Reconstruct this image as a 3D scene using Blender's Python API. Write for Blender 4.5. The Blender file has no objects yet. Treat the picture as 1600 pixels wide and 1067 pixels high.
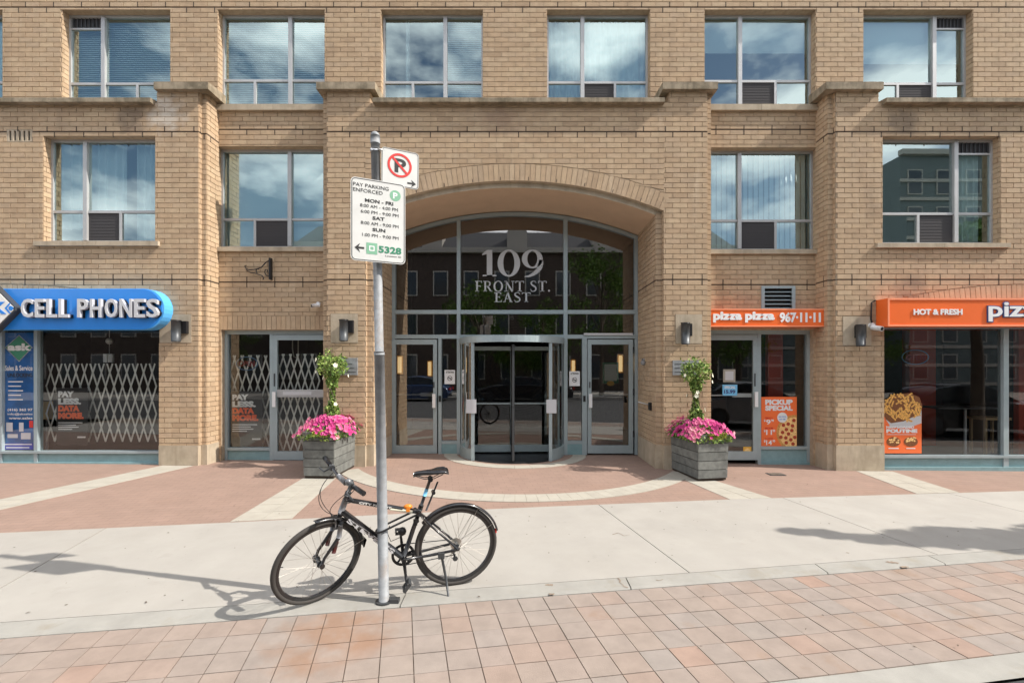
import bpy, math, random
from mathutils import Vector, Matrix
random.seed(7)
rad = math.radians
C = bpy.context.scene.collection
sc = bpy.context.scene
# ------------------------------------------------------------------ camera
F = 730.0; H = 1.9; HY = 575.0; CX = 808.0        # focal length (px of a 1600 wide frame), eye height, horizon, axis
cam_d = bpy.data.cameras.new('camera'); cam = bpy.data.objects.new('camera', cam_d); C.objects.link(cam)
cam.location = (0, 0, H); cam.rotation_euler = (rad(90), 0, 0)
cam_d.sensor_width = 36; cam_d.lens = 36*F/1600
cam_d.shift_x = -(CX-800)/1600; cam_d.shift_y = (HY-533.5)/1600
cam_d.clip_end = 2000; cam_d.clip_start = .05
sc.camera = cam
# ------------------------------------------------------------------ light
SUN_AZ = 11.5      # degrees the sun stands in front of the facade plane, on the right
SUN_EL = 43
to_sun = Vector((math.cos(rad(SUN_AZ))*math.cos(rad(SUN_EL)), -math.sin(rad(SUN_AZ))*math.cos(rad(SUN_EL)), math.sin(rad(SUN_EL))))
sd = bpy.data.lights.new('sun', 'SUN'); sun = bpy.data.objects.new('sun', sd); C.objects.link(sun)
sd.energy = 5.0; sd.angle = rad(.55); sd.color = (1, .94, .855)
sun.rotation_euler = to_sun.to_track_quat('Z', 'Y').to_euler()
w = bpy.data.worlds.new('World'); sc.world = w; w.use_nodes = True
nt = w.node_tree; nt.nodes.clear()
def N(nt, t, **k):
    n = nt.nodes.new(t)
    for a, v in k.items(): setattr(n, a, v)
    return n
out = N(nt, 'ShaderNodeOutputWorld'); bg = N(nt, 'ShaderNodeBackground'); sky = N(nt, 'ShaderNodeTexSky', sky_type='NISHITA')
sky.sun_disc = False; sky.sun_elevation = rad(SUN_EL); sky.sun_rotation = rad(90+SUN_AZ); sky.air_density = 1.0; sky.dust_density = 1.2
tc = N(nt, 'ShaderNodeTexCoord'); mp = N(nt, 'ShaderNodeMapping'); mp.inputs['Scale'].default_value = (1, 1, 2.1); mp.inputs['Location'].default_value = (.35, .1, .42)
no = N(nt, 'ShaderNodeTexNoise'); no.inputs['Scale'].default_value = 2.6; no.inputs['Detail'].default_value = 9; no.inputs['Roughness'].default_value = .56
cr = N(nt, 'ShaderNodeValToRGB'); cr.color_ramp.elements[0].position = .43; cr.color_ramp.elements[1].position = .575
mx = N(nt, 'ShaderNodeMixRGB'); mx.inputs['Color2'].default_value = (16, 16.2, 16.5, 1)
L = nt.links.new
L(tc.outputs['Generated'], mp.inputs['Vector']); L(mp.outputs[0], no.inputs['Vector']); L(no.outputs['Fac'], cr.inputs[0])
L(cr.outputs[0], mx.inputs['Fac']); L(sky.outputs[0], mx.inputs['Color1']); L(mx.outputs[0], bg.inputs['Color']); L(bg.outputs[0], out.inputs[0])
bg.inputs['Strength'].default_value = .108
sc.view_settings.view_transform = 'Standard'; sc.view_settings.look = 'None'; sc.view_settings.gamma = 1
sc.view_settings.use_curve_mapping = False; sc.view_settings.exposure = .40

# ------------------------------------------------------------------ helpers
def fx(px, D): return (px-CX)/F*D
def fz(py, D): return H-(py-HY)/F*D
GB, GC = -.008, .0178
def gz(x, y): return GB*max(-12, min(12, x)) + GC*max(1.6, min(8.2, y))
def G(px, py, dz=0):
    y = H*F/(py-HY+GC*F+GB*(px-CX)); x = (px-CX)/F*y
    return Vector((x, y, gz(x, y)+dz))
D0, D05, D1, DE = 8.2, 8.275, 8.6, 9.5             # front face, corner rebate, recessed bays and upper wall, entrance glazing
ORG = {}
class MB:
    def __init__(s): s.v = []; s.f = []; s.m = []; s.t = []; s.tone = None; s.mi = 0; s.sm = []
    def face(s, idx, smooth=False): s.f.append(idx); s.m.append(s.mi); s.sm.append(smooth); s.t.append(s.tone)
    def poly(s, pts, smooth=False):
        b = len(s.v); s.v += [tuple(p) for p in pts]; s.face(tuple(range(b, b+len(pts))), smooth); return s
    def prism(s, bot, top):
        b = len(s.v); n = len(bot); s.v += [tuple(p) for p in bot]+[tuple(p) for p in top]
        s.face(tuple(range(b+n-1, b-1, -1))); s.face(tuple(range(b+n, b+2*n)))
        for i in range(n):
            j = (i+1) % n; s.face((b+i, b+j, b+n+j, b+n+i))
        return s
    def box(s, x0, x1, y0, y1, z0, z1):
        if x0 > x1: x0, x1 = x1, x0
        if y0 > y1: y0, y1 = y1, y0
        if z0 > z1: z0, z1 = z1, z0
        return s.prism([(x0, y0, z0), (x1, y0, z0), (x1, y1, z0), (x0, y1, z0)], [(x0, y0, z1), (x1, y0, z1), (x1, y1, z1), (x0, y1, z1)])
    def tube(s, pts, r, n=8, cap=True, closed=False, flat=None):
        pts = [Vector(p) for p in pts]; rs = r if isinstance(r, (list, tuple)) else [r]*len(pts)
        b = len(s.v); K = len(pts); prev = None
        for i, p in enumerate(pts):
            if closed: d = pts[(i+1) % K]-pts[i-1]
            else: d = pts[min(i+1, K-1)]-pts[max(i-1, 0)]
            d.normalize()
            if prev is None:
                a = Vector((0, 0, 1)) if abs(d.z) < .9 else Vector((1, 0, 0))
                u = d.cross(a).normalized()
            else:
                u = prev-d*prev.dot(d)
                if u.length < 1e-6: u = d.orthogonal()
                u.normalize()
            prev = u; v = d.cross(u)
            for k in range(n):
                a = 2*math.pi*k/n; s.v.append(tuple(p+u*math.cos(a)*rs[i]+v*math.sin(a)*rs[i]))
        for i in range(K if closed else K-1):
            j = (i+1) % K
            for k in range(n):
                l = (k+1) % n; s.face((b+i*n+k, b+j*n+k, b+j*n+l, b+i*n+l), True)
        if cap and not closed:
            s.face(tuple(range(b+n-1, b-1, -1))); s.face(tuple(b+(K-1)*n+k for k in range(n)))
        return s
    def disc(s, c, axis, r, h, n=20):
        c = Vector(c); a = Vector(axis).normalized(); return s.tube([c-a*h/2, c+a*h/2], r, n)
    def ball(s, c, r, n=8, sc_=(1, 1, 1)):
        b = len(s.v); R_ = n//2+1
        for i in range(R_+1):
            t = math.pi*i/R_
            for k in range(n):
                a = 2*math.pi*k/n
                s.v.append((c[0]+r*sc_[0]*math.sin(t)*math.cos(a), c[1]+r*sc_[1]*math.sin(t)*math.sin(a), c[2]+r*sc_[2]*math.cos(t)))
        for i in range(R_):
            for k in range(n):
                l = (k+1) % n; s.face((b+i*n+k, b+(i+1)*n+k, b+(i+1)*n+l, b+i*n+l), True)
        return s
    def add(s, verts, faces, smooth=False):
        b = len(s.v); s.v += [tuple(v) for v in verts]
        for f in faces: s.face(tuple(i+b for i in f), smooth)
        return s
    def xf(s, M): s.v = [tuple(M @ Vector(v)) for v in s.v]; return s
    def build(s, name, mats, parent=None, **k):
        me = bpy.data.meshes.new(name); o = ORG.get(parent.name, Vector((0, 0, 0))) if parent else Vector((0, 0, 0))
        me.from_pydata([(v[0]-o[0], v[1]-o[1], v[2]-o[2]) for v in s.v], [], s.f)
        if not isinstance(mats, (list, tuple)): mats = [mats]
        for m in mats: me.materials.append(m)
        if me.polygons:
            me.polygons.foreach_set('material_index', s.m); me.polygons.foreach_set('use_smooth', s.sm)
        if any(t is not None for t in s.t):
            at = me.attributes.new('tone', 'FLOAT', 'FACE'); at.data.foreach_set('value', [t if t is not None else .5 for t in s.t])
        me.validate(); me.update()
        ob = bpy.data.objects.new(name, me); C.objects.link(ob)
        if parent: ob.parent = parent; ORG[ob.name] = o
        for a, b in k.items(): ob[a] = b
        return ob
def tag(o, label, cat, group=None):
    o['label'] = label; o['category'] = cat
    if group: o['group'] = group
    return o
def thing(name, label, cat, loc, group=None):
    o = bpy.data.objects.new(name, None); o.empty_display_size = .1; C.objects.link(o); o.location = loc
    ORG[o.name] = Vector(loc); return tag(o, label, cat, group)
def struct(name, loc=(0, 0, 0)):
    o = bpy.data.objects.new(name, None); C.objects.link(o); o.location = loc; ORG[o.name] = Vector(loc); o['kind'] = 'structure'; return o
def copy_tree(o, parent=None):
    c = o.copy(); C.objects.link(c)
    if parent: c.parent = parent
    for ch in list(o.children): copy_tree(ch, c)
    return c
# text
_tc = {}
def text_geo(s, bold=0.0, spacing=1.0):
    key = (s, bold, spacing)
    if key in _tc: return _tc[key]
    cu = bpy.data.curves.new('t', 'FONT'); cu.body = s; cu.extrude = .5; cu.offset = bold; cu.resolution_u = 3; cu.space_character = spacing
    ob = bpy.data.objects.new('t', cu); C.objects.link(ob); dg = bpy.context.evaluated_depsgraph_get(); dg.update()
    me = bpy.data.meshes.new_from_object(ob.evaluated_get(dg))
    vs = [v.co.copy() for v in me.vertices]; fs = [tuple(p.vertices) for p in me.polygons]
    bpy.data.objects.remove(ob); bpy.data.curves.remove(cu); bpy.data.meshes.remove(me)
    x0 = min(v.x for v in vs); x1 = max(v.x for v in vs); y0 = min(v.y for v in vs); y1 = max(v.y for v in vs)
    vs = [((v.x-x0)/(x1-x0), (v.y-y0)/(y1-y0), v.z+.5) for v in vs]
    _tc[key] = (vs, fs, (x1-x0)/(y1-y0)); return _tc[key]
def put_text(mb, s, x0, x1, z0, z1, y, depth=.004, bold=.02, M=None, spacing=1.0):
    vs, fs, asp = text_geo(s, bold, spacing)
    out = [Vector((x0+(x1-x0)*v[0], y-depth*v[2], z0+(z1-z0)*v[1])) for v in vs]
    if M is not None: out = [M @ v for v in out]
    mb.add(out, fs); return mb

# ------------------------------------------------------------------ materials
def mat(name, col, rough=.7, metal=0, noise=0, nscale=20, bump=0, bscale=60, spec=.5, tone=None, stain=None, coat=0, emit=None, trans=0, streak=None):
    m = bpy.data.materials.new(name); m.use_nodes = True; t = m.node_tree; b = t.nodes['Principled BSDF']; L = t.links.new
    b.inputs['Roughness'].default_value = rough; b.inputs['Metallic'].default_value = metal; b.inputs['Specular IOR Level'].default_value = spec
    b.inputs['Base Color'].default_value = (*col, 1)
    if coat: b.inputs['Coat Weight'].default_value = coat; b.inputs['Coat Roughness'].default_value = .08
    if emit: b.inputs['Emission Color'].default_value = (*emit[0], 1); b.inputs['Emission Strength'].default_value = emit[1]
    if trans: b.inputs['Transmission Weight'].default_value = trans
    geo = N(t, 'ShaderNodeNewGeometry'); cur = None
    def rgb(c): n = N(t, 'ShaderNodeRGB'); n.outputs[0].default_value = (*c, 1); return n.outputs[0]
    def mixc(f, a, c, mode='MIX'):
        n = N(t, 'ShaderNodeMixRGB', blend_type=mode)
        if isinstance(f, float): n.inputs[0].default_value = f
        else: L(f, n.inputs[0])
        L(a, n.inputs[1]); L(c, n.inputs[2]); return n.outputs[0]
    def nz(scale, det=4, rough=.6):
        n = N(t, 'ShaderNodeTexNoise'); n.inputs['Scale'].default_value = scale; n.inputs['Detail'].default_value = det; n.inputs['Roughness'].default_value = rough
        L(geo.outputs['Position'], n.inputs['Vector']); return n.outputs['Fac']
    def ramp(f, stops):
        n = N(t, 'ShaderNodeValToRGB'); e = n.color_ramp.elements
        while len(e) < len(stops): e.new(.5)
        for i, (p, c) in enumerate(stops): e[i].position = p; e[i].color = (*c, 1) if len(c) == 3 else c
        L(f, n.inputs[0]); return n.outputs[0]
    cur = rgb(col)
    if tone:
        a = N(t, 'ShaderNodeAttribute', attribute_name='tone'); k = len(tone)-1
        cur = ramp(a.outputs['Fac'], [(i/k, c) for i, c in enumerate(tone)])
    if noise:
        cur = mixc(1.0, cur, ramp(nz(nscale), [(.3, (1-noise,)*3), (.7, (1+noise,)*3)]), 'MULTIPLY')
    if stain:
        for (scl, lo, hi, c, amt) in stain:
            f = ramp(nz(scl, 5, .65), [(lo, (0, 0, 0)), (hi, (amt,)*3)])
            cur = mixc(f, cur, rgb(c))
    if streak:
        for (sx, sz, lo, hi, c, amt) in streak:
            mp_ = N(t, 'ShaderNodeMapping'); mp_.inputs['Scale'].default_value = (sx, sx, sz); L(geo.outputs['Position'], mp_.inputs['Vector'])
            n = N(t, 'ShaderNodeTexNoise'); n.inputs['Scale'].default_value = 1; n.inputs['Detail'].default_value = 5; n.inputs['Roughness'].default_value = .65; L(mp_.outputs[0], n.inputs['Vector'])
            cur = mixc(ramp(n.outputs['Fac'], [(lo, (0, 0, 0)), (hi, (amt,)*3)]), cur, rgb(c))
    L(cur, b.inputs['Base Color'])
    if bump:
        bm = N(t, 'ShaderNodeBump'); bm.inputs['Strength'].default_value = bump; bm.inputs['Distance'].default_value = .01
        L(nz(bscale, 5, .7), bm.inputs['Height']); L(bm.outputs[0], b.inputs['Normal'])
    return m
def glass_mat(name, tint, refl, rough=0.0, rcol=(1, 1, 1)):
    m = bpy.data.materials.new(name); m.use_nodes = True; t = m.node_tree; t.nodes.clear(); L = t.links.new
    o = N(t, 'ShaderNodeOutputMaterial'); mi = N(t, 'ShaderNodeMixShader'); tr = N(t, 'ShaderNodeBsdfTransparent'); gl = N(t, 'ShaderNodeBsdfGlossy')
    tr.inputs[0].default_value = (*tint, 1); gl.inputs['Roughness'].default_value = rough; gl.inputs['Color'].default_value = (*rcol, 1)
    lw = N(t, 'ShaderNodeLayerWeight'); lw.inputs['Blend'].default_value = .35
    mr = N(t, 'ShaderNodeMapRange'); mr.inputs['To Min'].default_value = refl; mr.inputs['To Max'].default_value = min(1, refl+.7)
    L(lw.outputs['Fresnel'], mr.inputs['Value']); L(mr.outputs[0], mi.inputs[0]); L(tr.outputs[0], mi.inputs[1]); L(gl.outputs[0], mi.inputs[2]); L(mi.outputs[0], o.inputs[0])
    return m
M = {}
M['brick'] = mat('tan_brick', (.5, .36, .22), .85, noise=.10, nscale=9, bump=.35, bscale=90, spec=.25,
    tone=[(.40, .285, .185), (.45, .322, .208), (.465, .335, .217), (.482, .352, .227), (.465, .34, .228), (.50, .372, .243), (.435, .32, .216)],
    streak=[(2.2, .45, .52, .78, (.26, .185, .13), .55), (5, .5, .60, .80, (.66, .54, .40), .45)],
    stain=[(1.1, .58, .78, (.30, .215, .15), .35), (45, .62, .75, (.30, .2, .13), .5)])
M['mortar'] = mat('mortar', (.43, .335, .24), .95, noise=.15, nscale=14, bump=.4, bscale=120, spec=.1)
M['stone'] = mat('cast_stone', (.45, .375, .28), .85, streak=[(6, .8, .5, .75, (.24, .19, .13), .6)], noise=.12, nscale=6, bump=.2, bscale=70, spec=.25, stain=[(2.2, .5, .75, (.28, .22, .15), .55)])
M['ledge'] = mat('weathered_ledge_stone', (.33, .27, .195), .9, noise=.25, nscale=8, streak=[(9, 1.5, .48, .7, (.12, .10, .07), .7)], bump=.4, bscale=60, spec=.2, stain=[(3.5, .45, .65, (.14, .115, .075), .75)])
M['caulk'] = mat('dark_joint', (.06, .04, .028), .9)
M['soffit'] = mat('soffit_stucco', (.60, .44, .31), .9, noise=.05, nscale=3, bump=.15, bscale=200, spec=.1)
M['alu'] = mat('blue_grey_aluminium', (.36, .43, .45), .42, .25, noise=.06, nscale=5)
M['walu'] = mat('window_aluminium', (.46, .46, .46), .45, .3, noise=.05, nscale=5)
M['teal'] = mat('teal_panel', (.23, .36, .38), .45, .1, noise=.12, nscale=7)
M['dark'] = mat('black_metal', (.02, .02, .022), .4, .3)
M['darkgrey'] = mat('dark_grey_metal', (.07, .075, .08), .45, .4)
M['glass'] = glass_mat('window_glass', (.88, 1.0, 1.0), .31, rcol=(.84, 1.0, .98))
M['shopglass'] = glass_mat('shop_glass', (.90, .93, .92), .075)
M['lobbyglass'] = glass_mat('lobby_glass', (.55, .58, .55), .18)
M['curtain'] = mat('pale_curtain', (.90, .95, .94), .9, noise=.03, nscale=5, spec=.1)
M['shade'] = mat('roller_shade', (.92, .96, .95), .9, spec=.1)
M['room'] = mat('room_plaster', (.60, .60, .58), .95, spec=.1)
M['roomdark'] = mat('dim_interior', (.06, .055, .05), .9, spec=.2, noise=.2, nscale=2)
M['rooflobby'] = mat('lobby_finish', (.10, .08, .065), .7)
M['red'] = mat('shop_red_wall', (.50, .06, .025), .8)
M['ac'] = mat('air_conditioner_panel', (.065, .062, .065), .75, spec=.2)
M['white'] = mat('white_paint', (.80, .80, .80), .5)
M['offwhite'] = mat('printed_white', (.78, .77, .74), .6)
M['signwhite'] = mat('weathered_sign_white', (.62, .62, .60), .55, noise=.05, nscale=8, stain=[(9, .62, .75, (.45, .42, .33), .5)])
M['black'] = mat('printed_black', (.02, .02, .02), .6)
M['orange'] = mat('orange_sign_face', (.86, .15, .025), .38, coat=.3, noise=.03, nscale=3)
M['orangep'] = mat('orange_print', (.90, .17, .04), .55)
M['orangelight'] = mat('pale_orange_trim', (.95, .32, .16), .45)
M['navy'] = mat('navy_outline', (.05, .07, .2), .5)
M['bluesign'] = mat('blue_sign_face', (.02, .235, .74), .3, coat=.5, noise=.04, nscale=3)
M['bluetrim'] = mat('pale_blue_return', (.10, .42, .85), .35)
M['silver'] = mat('silver_letters', (.62, .62, .64), .35, .2)
M['bannerblue'] = mat('banner_blue', (.03, .22, .60), .5, noise=.3, nscale=3)
M['bannerdeep'] = mat('banner_purple', (.08, .08, .34), .5)
M['grnprint'] = mat('green_print', (.03, .22, .12), .5)
M['palegreen'] = mat('faded_green_print', (.20, .42, .28), .6)
M['redprint'] = mat('red_print', (.62, .03, .025), .5)
M['gold'] = mat('golden_print', (.75, .42, .06), .6)
M['blueprint'] = mat('light_blue_print', (.18, .50, .78), .6)
M['crust'] = mat('pizza_crust', (.62, .30, .08), .7, noise=.3, nscale=40)
M['cheese'] = mat('pizza_cheese', (.85, .55, .22), .7, noise=.35, nscale=60)
M['pepperoni'] = mat('pepperoni', (.42, .05, .02), .6)
M['fries'] = mat('fries', (.72, .38, .09), .6, noise=.55, nscale=45)
M['gravy'] = mat('gravy', (.20, .07, .02), .5, noise=.4, nscale=50)
M['galv'] = mat('galvanised_steel', (.25, .262, .275), .65, .1, noise=.18, nscale=16, stain=[(6, .55, .72, (.20, .13, .08), .45)])
M['gate'] = mat('gate_steel', (.80, .78, .72), .5)
M['board'] = mat('grey_stained_board', (.155, .16, .15), .75, noise=.3, nscale=9, bump=.4, bscale=50, tone=[(.12, .125, .115), (.15, .155, .145), (.18, .185, .17)])
M['soil'] = mat('potting_soil', (.04, .028, .02), 1)
M['leaf'] = mat('green_leaves', (.09, .17, .03), .6, spec=.3, tone=[(.05, .11, .02), (.12, .21, .04), (.24, .34, .08), (.40, .48, .14)])
M['tleaf'] = mat('tree_leaves', (.06, .12, .025), .6, spec=.2, tone=[(.06, .11, .02), (.11, .19, .035), (.18, .27, .06)])
M['lime'] = mat('lime_leaves', (.48, .52, .08), .6, tone=[(.30, .38, .05), (.50, .55, .09), (.62, .60, .15)])
M['pink'] = mat('pink_petals', (.75, .15, .32), .6, tone=[(.36, .012, .14), (.52, .03, .20), (.66, .13, .28), (.74, .33, .36)])
M['wpetal'] = mat('cream_petals', (.85, .82, .65), .6)
M['bark'] = mat('bark', (.10, .075, .055), .9, bump=.6, bscale=30)
M['concrete'] = mat('sidewalk_concrete', (.335, .328, .312), .88, noise=.06, nscale=2.2, bump=.25, bscale=160, spec=.2, tone=[(.33, .312, .284), (.36, .342, .312)],
    stain=[(1.3, .5, .8, (.31, .285, .25), .35), (24, .67, .76, (.18, .165, .15), .6), (5, .60, .75, (.28, .265, .24), .5), (90, .6, .8, (.50, .47, .42), .3)])
M['kerbc'] = mat('kerb_concrete', (.30, .29, .265), .88, noise=.1, nscale=4, bump=.3, bscale=120, spec=.2, stain=[(3, .55, .75, (.23, .19, .13), .5)])
M['plaza'] = mat('red_plaza_paving', (.275, .192, .155), .85, noise=.07, nscale=3, bump=.2, bscale=100, spec=.2, stain=[(.8, .55, .75, (.27, .175, .13), .45), (2.5, .66, .8, (.20, .14, .10), .4)])
t = M['plaza'].node_tree; bs = t.nodes['Principled BSDF']; src = bs.inputs['Base Color'].links[0].from_socket
gp = N(t, 'ShaderNodeNewGeometry'); mpp = N(t, 'ShaderNodeMapping'); mpp.inputs['Rotation'].default_value = (0, 0, rad(-9.5)); bt = N(t, 'ShaderNodeTexBrick')
bt.inputs['Scale'].default_value = 1; bt.inputs['Brick Width'].default_value = .2; bt.inputs['Row Height'].default_value = .1; bt.inputs['Mortar Size'].default_value = .004; bt.inputs['Mortar Smooth'].default_value = .2
bt.inputs['Color1'].default_value = (.97, .97, .97, 1); bt.inputs['Color2'].default_value = (1.03, 1.02, 1.02, 1); bt.inputs['Mortar'].default_value = (.80, .79, .77, 1)
t.links.new(gp.outputs['Position'], mpp.inputs['Vector']); t.links.new(mpp.outputs[0], bt.inputs['Vector']); mm = N(t, 'ShaderNodeMixRGB', blend_type='MULTIPLY'); mm.inputs[0].default_value = 1
t.links.new(src, mm.inputs[1]); t.links.new(bt.outputs['Color'], mm.inputs[2]); t.links.new(mm.outputs[0], bs.inputs['Base Color'])
M['strip'] = mat('cream_paving', (.37, .345, .295), .85, noise=.08, nscale=5, bump=.2, bscale=120, spec=.2, stain=[(2.5, .6, .8, (.26, .21, .15), .4)])
M['sand'] = mat('joint_sand', (.22, .17, .13), 1, noise=.3, nscale=8)
M['paver'] = mat('clay_pavers', (.40, .27, .2), .85, noise=.10, nscale=7, bump=.3, bscale=110, spec=.2,
    tone=[(.262, .228, .203), (.278, .223, .19), (.27, .232, .205), (.283, .215, .178), (.277, .23, .198), (.273, .218, .185), (.262, .232, .21), (.295, .207, .165)],
    stain=[(1.6, .60, .75, (.24, .145, .08), .55), (30, .64, .75, (.25, .19, .15), .4)])
M['asphalt'] = mat('asphalt', (.055, .055, .056), .9, noise=.2, nscale=15, bump=.5, bscale=150)
M['earth'] = mat('distant_ground', (.10, .10, .085), 1)
M['tyre'] = mat('tyre_rubber', (.045, .04, .036), .8)
M['gloss'] = mat('black_bike_paint', (.012, .012, .014), .25, coat=.6)
M['chrome'] = mat('bright_metal', (.6, .6, .6), .25, .9)
M['spoke'] = mat('spoke_steel', (.45, .42, .38), .35, .8)
M['bikered'] = mat('dark_red_paint', (.06, .009, .008), .3, coat=.5)
M['bikegrey'] = mat('grey_bike_paint', (.20, .20, .21), .3, .4)
M['amber'] = mat('amber_plastic', (.75, .22, .02), .35)
M['cable'] = mat('cable_housing', (.015, .012, .012), .5)
M['warm'] = mat('lit_sconce_glass', (.9, .75, .5), .5, emit=((1, .66, .32), 1.0))
M['neonred'] = mat('unlit_neon_red', (.35, .03, .03), .4)
M['neonblue'] = mat('unlit_neon_blue', (.12, .22, .38), .4)
M['wood'] = mat('pale_wood', (.45, .30, .16), .6)

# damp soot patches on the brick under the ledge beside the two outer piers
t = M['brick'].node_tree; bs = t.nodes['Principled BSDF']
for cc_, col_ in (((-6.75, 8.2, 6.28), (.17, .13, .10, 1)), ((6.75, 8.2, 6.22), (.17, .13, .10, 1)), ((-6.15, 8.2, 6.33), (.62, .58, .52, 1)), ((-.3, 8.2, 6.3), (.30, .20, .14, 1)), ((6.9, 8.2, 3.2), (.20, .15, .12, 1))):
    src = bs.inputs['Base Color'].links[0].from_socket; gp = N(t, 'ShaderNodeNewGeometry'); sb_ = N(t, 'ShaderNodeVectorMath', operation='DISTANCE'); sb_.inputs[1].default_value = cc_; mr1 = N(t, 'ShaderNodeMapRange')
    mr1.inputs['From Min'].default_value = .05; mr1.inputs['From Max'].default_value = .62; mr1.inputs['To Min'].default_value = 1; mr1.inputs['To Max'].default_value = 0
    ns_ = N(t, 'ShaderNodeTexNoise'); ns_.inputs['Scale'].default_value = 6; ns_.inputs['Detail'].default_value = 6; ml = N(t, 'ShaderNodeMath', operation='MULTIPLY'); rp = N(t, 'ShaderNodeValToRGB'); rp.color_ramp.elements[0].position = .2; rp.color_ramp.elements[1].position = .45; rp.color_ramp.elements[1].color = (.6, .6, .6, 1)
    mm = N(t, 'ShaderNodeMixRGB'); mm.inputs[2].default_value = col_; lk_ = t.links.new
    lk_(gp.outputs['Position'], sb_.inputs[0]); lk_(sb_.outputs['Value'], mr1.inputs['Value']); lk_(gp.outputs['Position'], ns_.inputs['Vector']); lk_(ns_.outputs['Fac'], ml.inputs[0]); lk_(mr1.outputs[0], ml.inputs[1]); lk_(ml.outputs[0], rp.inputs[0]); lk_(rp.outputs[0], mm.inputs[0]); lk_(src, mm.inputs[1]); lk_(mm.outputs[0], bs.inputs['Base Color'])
# rust stain soaked into the pavers round the foot of the sign post
t = M['paver'].node_tree; bs = t.nodes['Principled BSDF']; src = bs.inputs['Base Color'].links[0].from_socket
gp = N(t, 'ShaderNodeNewGeometry'); sb_ = N(t, 'ShaderNodeVectorMath', operation='DISTANCE'); sb_.inputs[1].default_value = (-1.25, 3.22, 0); mr1 = N(t, 'ShaderNodeMapRange'); mr1.inputs['From Min'].default_value = .1; mr1.inputs['From Max'].default_value = .85; mr1.inputs['To Min'].default_value = 1; mr1.inputs['To Max'].default_value = 0
ns_ = N(t, 'ShaderNodeTexNoise'); ns_.inputs['Scale'].default_value = 5; ns_.inputs['Detail'].default_value = 6; ml = N(t, 'ShaderNodeMath', operation='MULTIPLY'); rp = N(t, 'ShaderNodeValToRGB'); rp.color_ramp.elements[0].position = .26; rp.color_ramp.elements[1].position = .5; rp.color_ramp.elements[1].color = (.5, .5, .5, 1)
mm = N(t, 'ShaderNodeMixRGB'); mm.inputs[2].default_value = (.25, .12, .055, 1); lk_ = t.links.new
lk_(gp.outputs['Position'], sb_.inputs[0]); lk_(sb_.outputs['Value'], mr1.inputs['Value']); lk_(gp.outputs['Position'], ns_.inputs['Vector']); lk_(ns_.outputs['Fac'], ml.inputs[0]); lk_(mr1.outputs[0], ml.inputs[1]); lk_(ml.outputs[0], rp.inputs[0]); lk_(rp.outputs[0], mm.inputs[0]); lk_(src, mm.inputs[1]); lk_(mm.outputs[0], bs.inputs['Base Color'])
# ------------------------------------------------------------------ ground
def sheet(pts_xy, dz, nx=1):
    return [(p[0], p[1], gz(p[0], p[1])+dz) for p in pts_xy]
gm = MB(); gm.poly([(-600, -600, -.35), (600, -600, -.35), (600, 600, -.35), (-600, 600, -.35)]); gm.build('ground', M['earth'], kind='structure')
def cy(x): return 3.73+.168*x          # kerb outer edge
def by(x): return 3.93+.166*x          # kerb inner edge
def dy(x): return 2.533+.169*x         # outer edge of the brick band
def ey(x): return 2.33+.169*x
AP = [(-14, 3.75), (-5.53, 5.0), (-3.26, 5.38), (-.07, 5.98), (2.93, 6.43), (7.54, 6.97), (14, 7.85)]
def ay(x):
    for (x0, y0), (x1, y1) in zip(AP, AP[1:]):
        if x <= x1: return y0+(y1-y0)*(x-x0)/(x1-x0)
    return AP[-1][1]
def strip_between(f0, f1, xs, dz):
    mb = MB(); b = 0
    for x in xs:
        for y in (f0(x), f1(x)): mb.v.append((x, y, gz(x, y)+dz))
    for i in range(len(xs)-1): mb.face((2*i, 2*i+2, 2*i+3, 2*i+1))
    return mb
xs = [-14+i*.5 for i in range(57)]
def lin(a, b, n): return [a+(b-a)*i/n for i in range(n+1)]
# plaza sheet (red paving) from sidewalk edge to the glazing line
mb = MB()
for x in xs:
    ys = [ay(x)-.3]+lin(ay(x)+.1, 8.2, 5)[:-1]+[8.2, 8.9, 9.62]
    for y in ys: mb.v.append((x, y, gz(x, y)))
K = 9
for i in range(len(xs)-1):
    for j in range(K-1): a = i*K+j; mb.face((a, a+K, a+K+1, a+1))
plaza = mb.build('plaza', M['plaza'], kind='structure')
# fine joints of the red pavers: thin grooves drawn by material are too small to split; light strips and ring are real tiles
def tile(mb, corners, top, gap=.006, thick=.02, bev=0):
    c = sum((Vector((p[0], p[1])) for p in corners), Vector((0, 0)))/4
    q = []
    for p in corners:
        v = Vector((p[0], p[1]))-c; l = v.length; v = v*(1-gap/l)
        q.append(c+v)
    bot = [(p.x, p.y, gz(p.x, p.y)+top-thick) for p in q]; tp = [(p.x, p.y, gz(p.x, p.y)+top) for p in q]
    mb.prism(bot, tp)
def line_tiles(p0, p1, p2, p3, n, m, name='border_tile', parent=plaza, top=.005):
    # quad p0->p1 one side, p3->p2 the other; n along, m across
    P = [Vector(p[:2]) for p in (p0, p1, p2, p3)]
    for i in range(n):
        for j in range(m):
            def at(u, v): return (P[0].lerp(P[1], u)).lerp(P[3].lerp(P[2], u), v)
            mb = MB(); mb.tone = random.random()
            tile(mb, [at(i/n, j/m), at((i+1)/n, j/m), at((i+1)/n, (j+1)/m), at(i/n, (j+1)/m)], top+random.uniform(-.001, .001), gap=.004)
            mb.build(name, M['strip'], parent)
line_tiles((-5.66, 8.17), (-6.65, 4.80), (-7.30, 4.68), (-6.20, 8.17), 12, 2)
line_tiles((-2.93, 7.9), (-2.66, 5.52), (-3.32, 5.40), (-3.40, 7.9), 8, 2)
line_tiles((3.02, 7.75), (3.55, 6.50), (2.93, 6.43), (2.60, 7.75), 5, 2)
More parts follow.
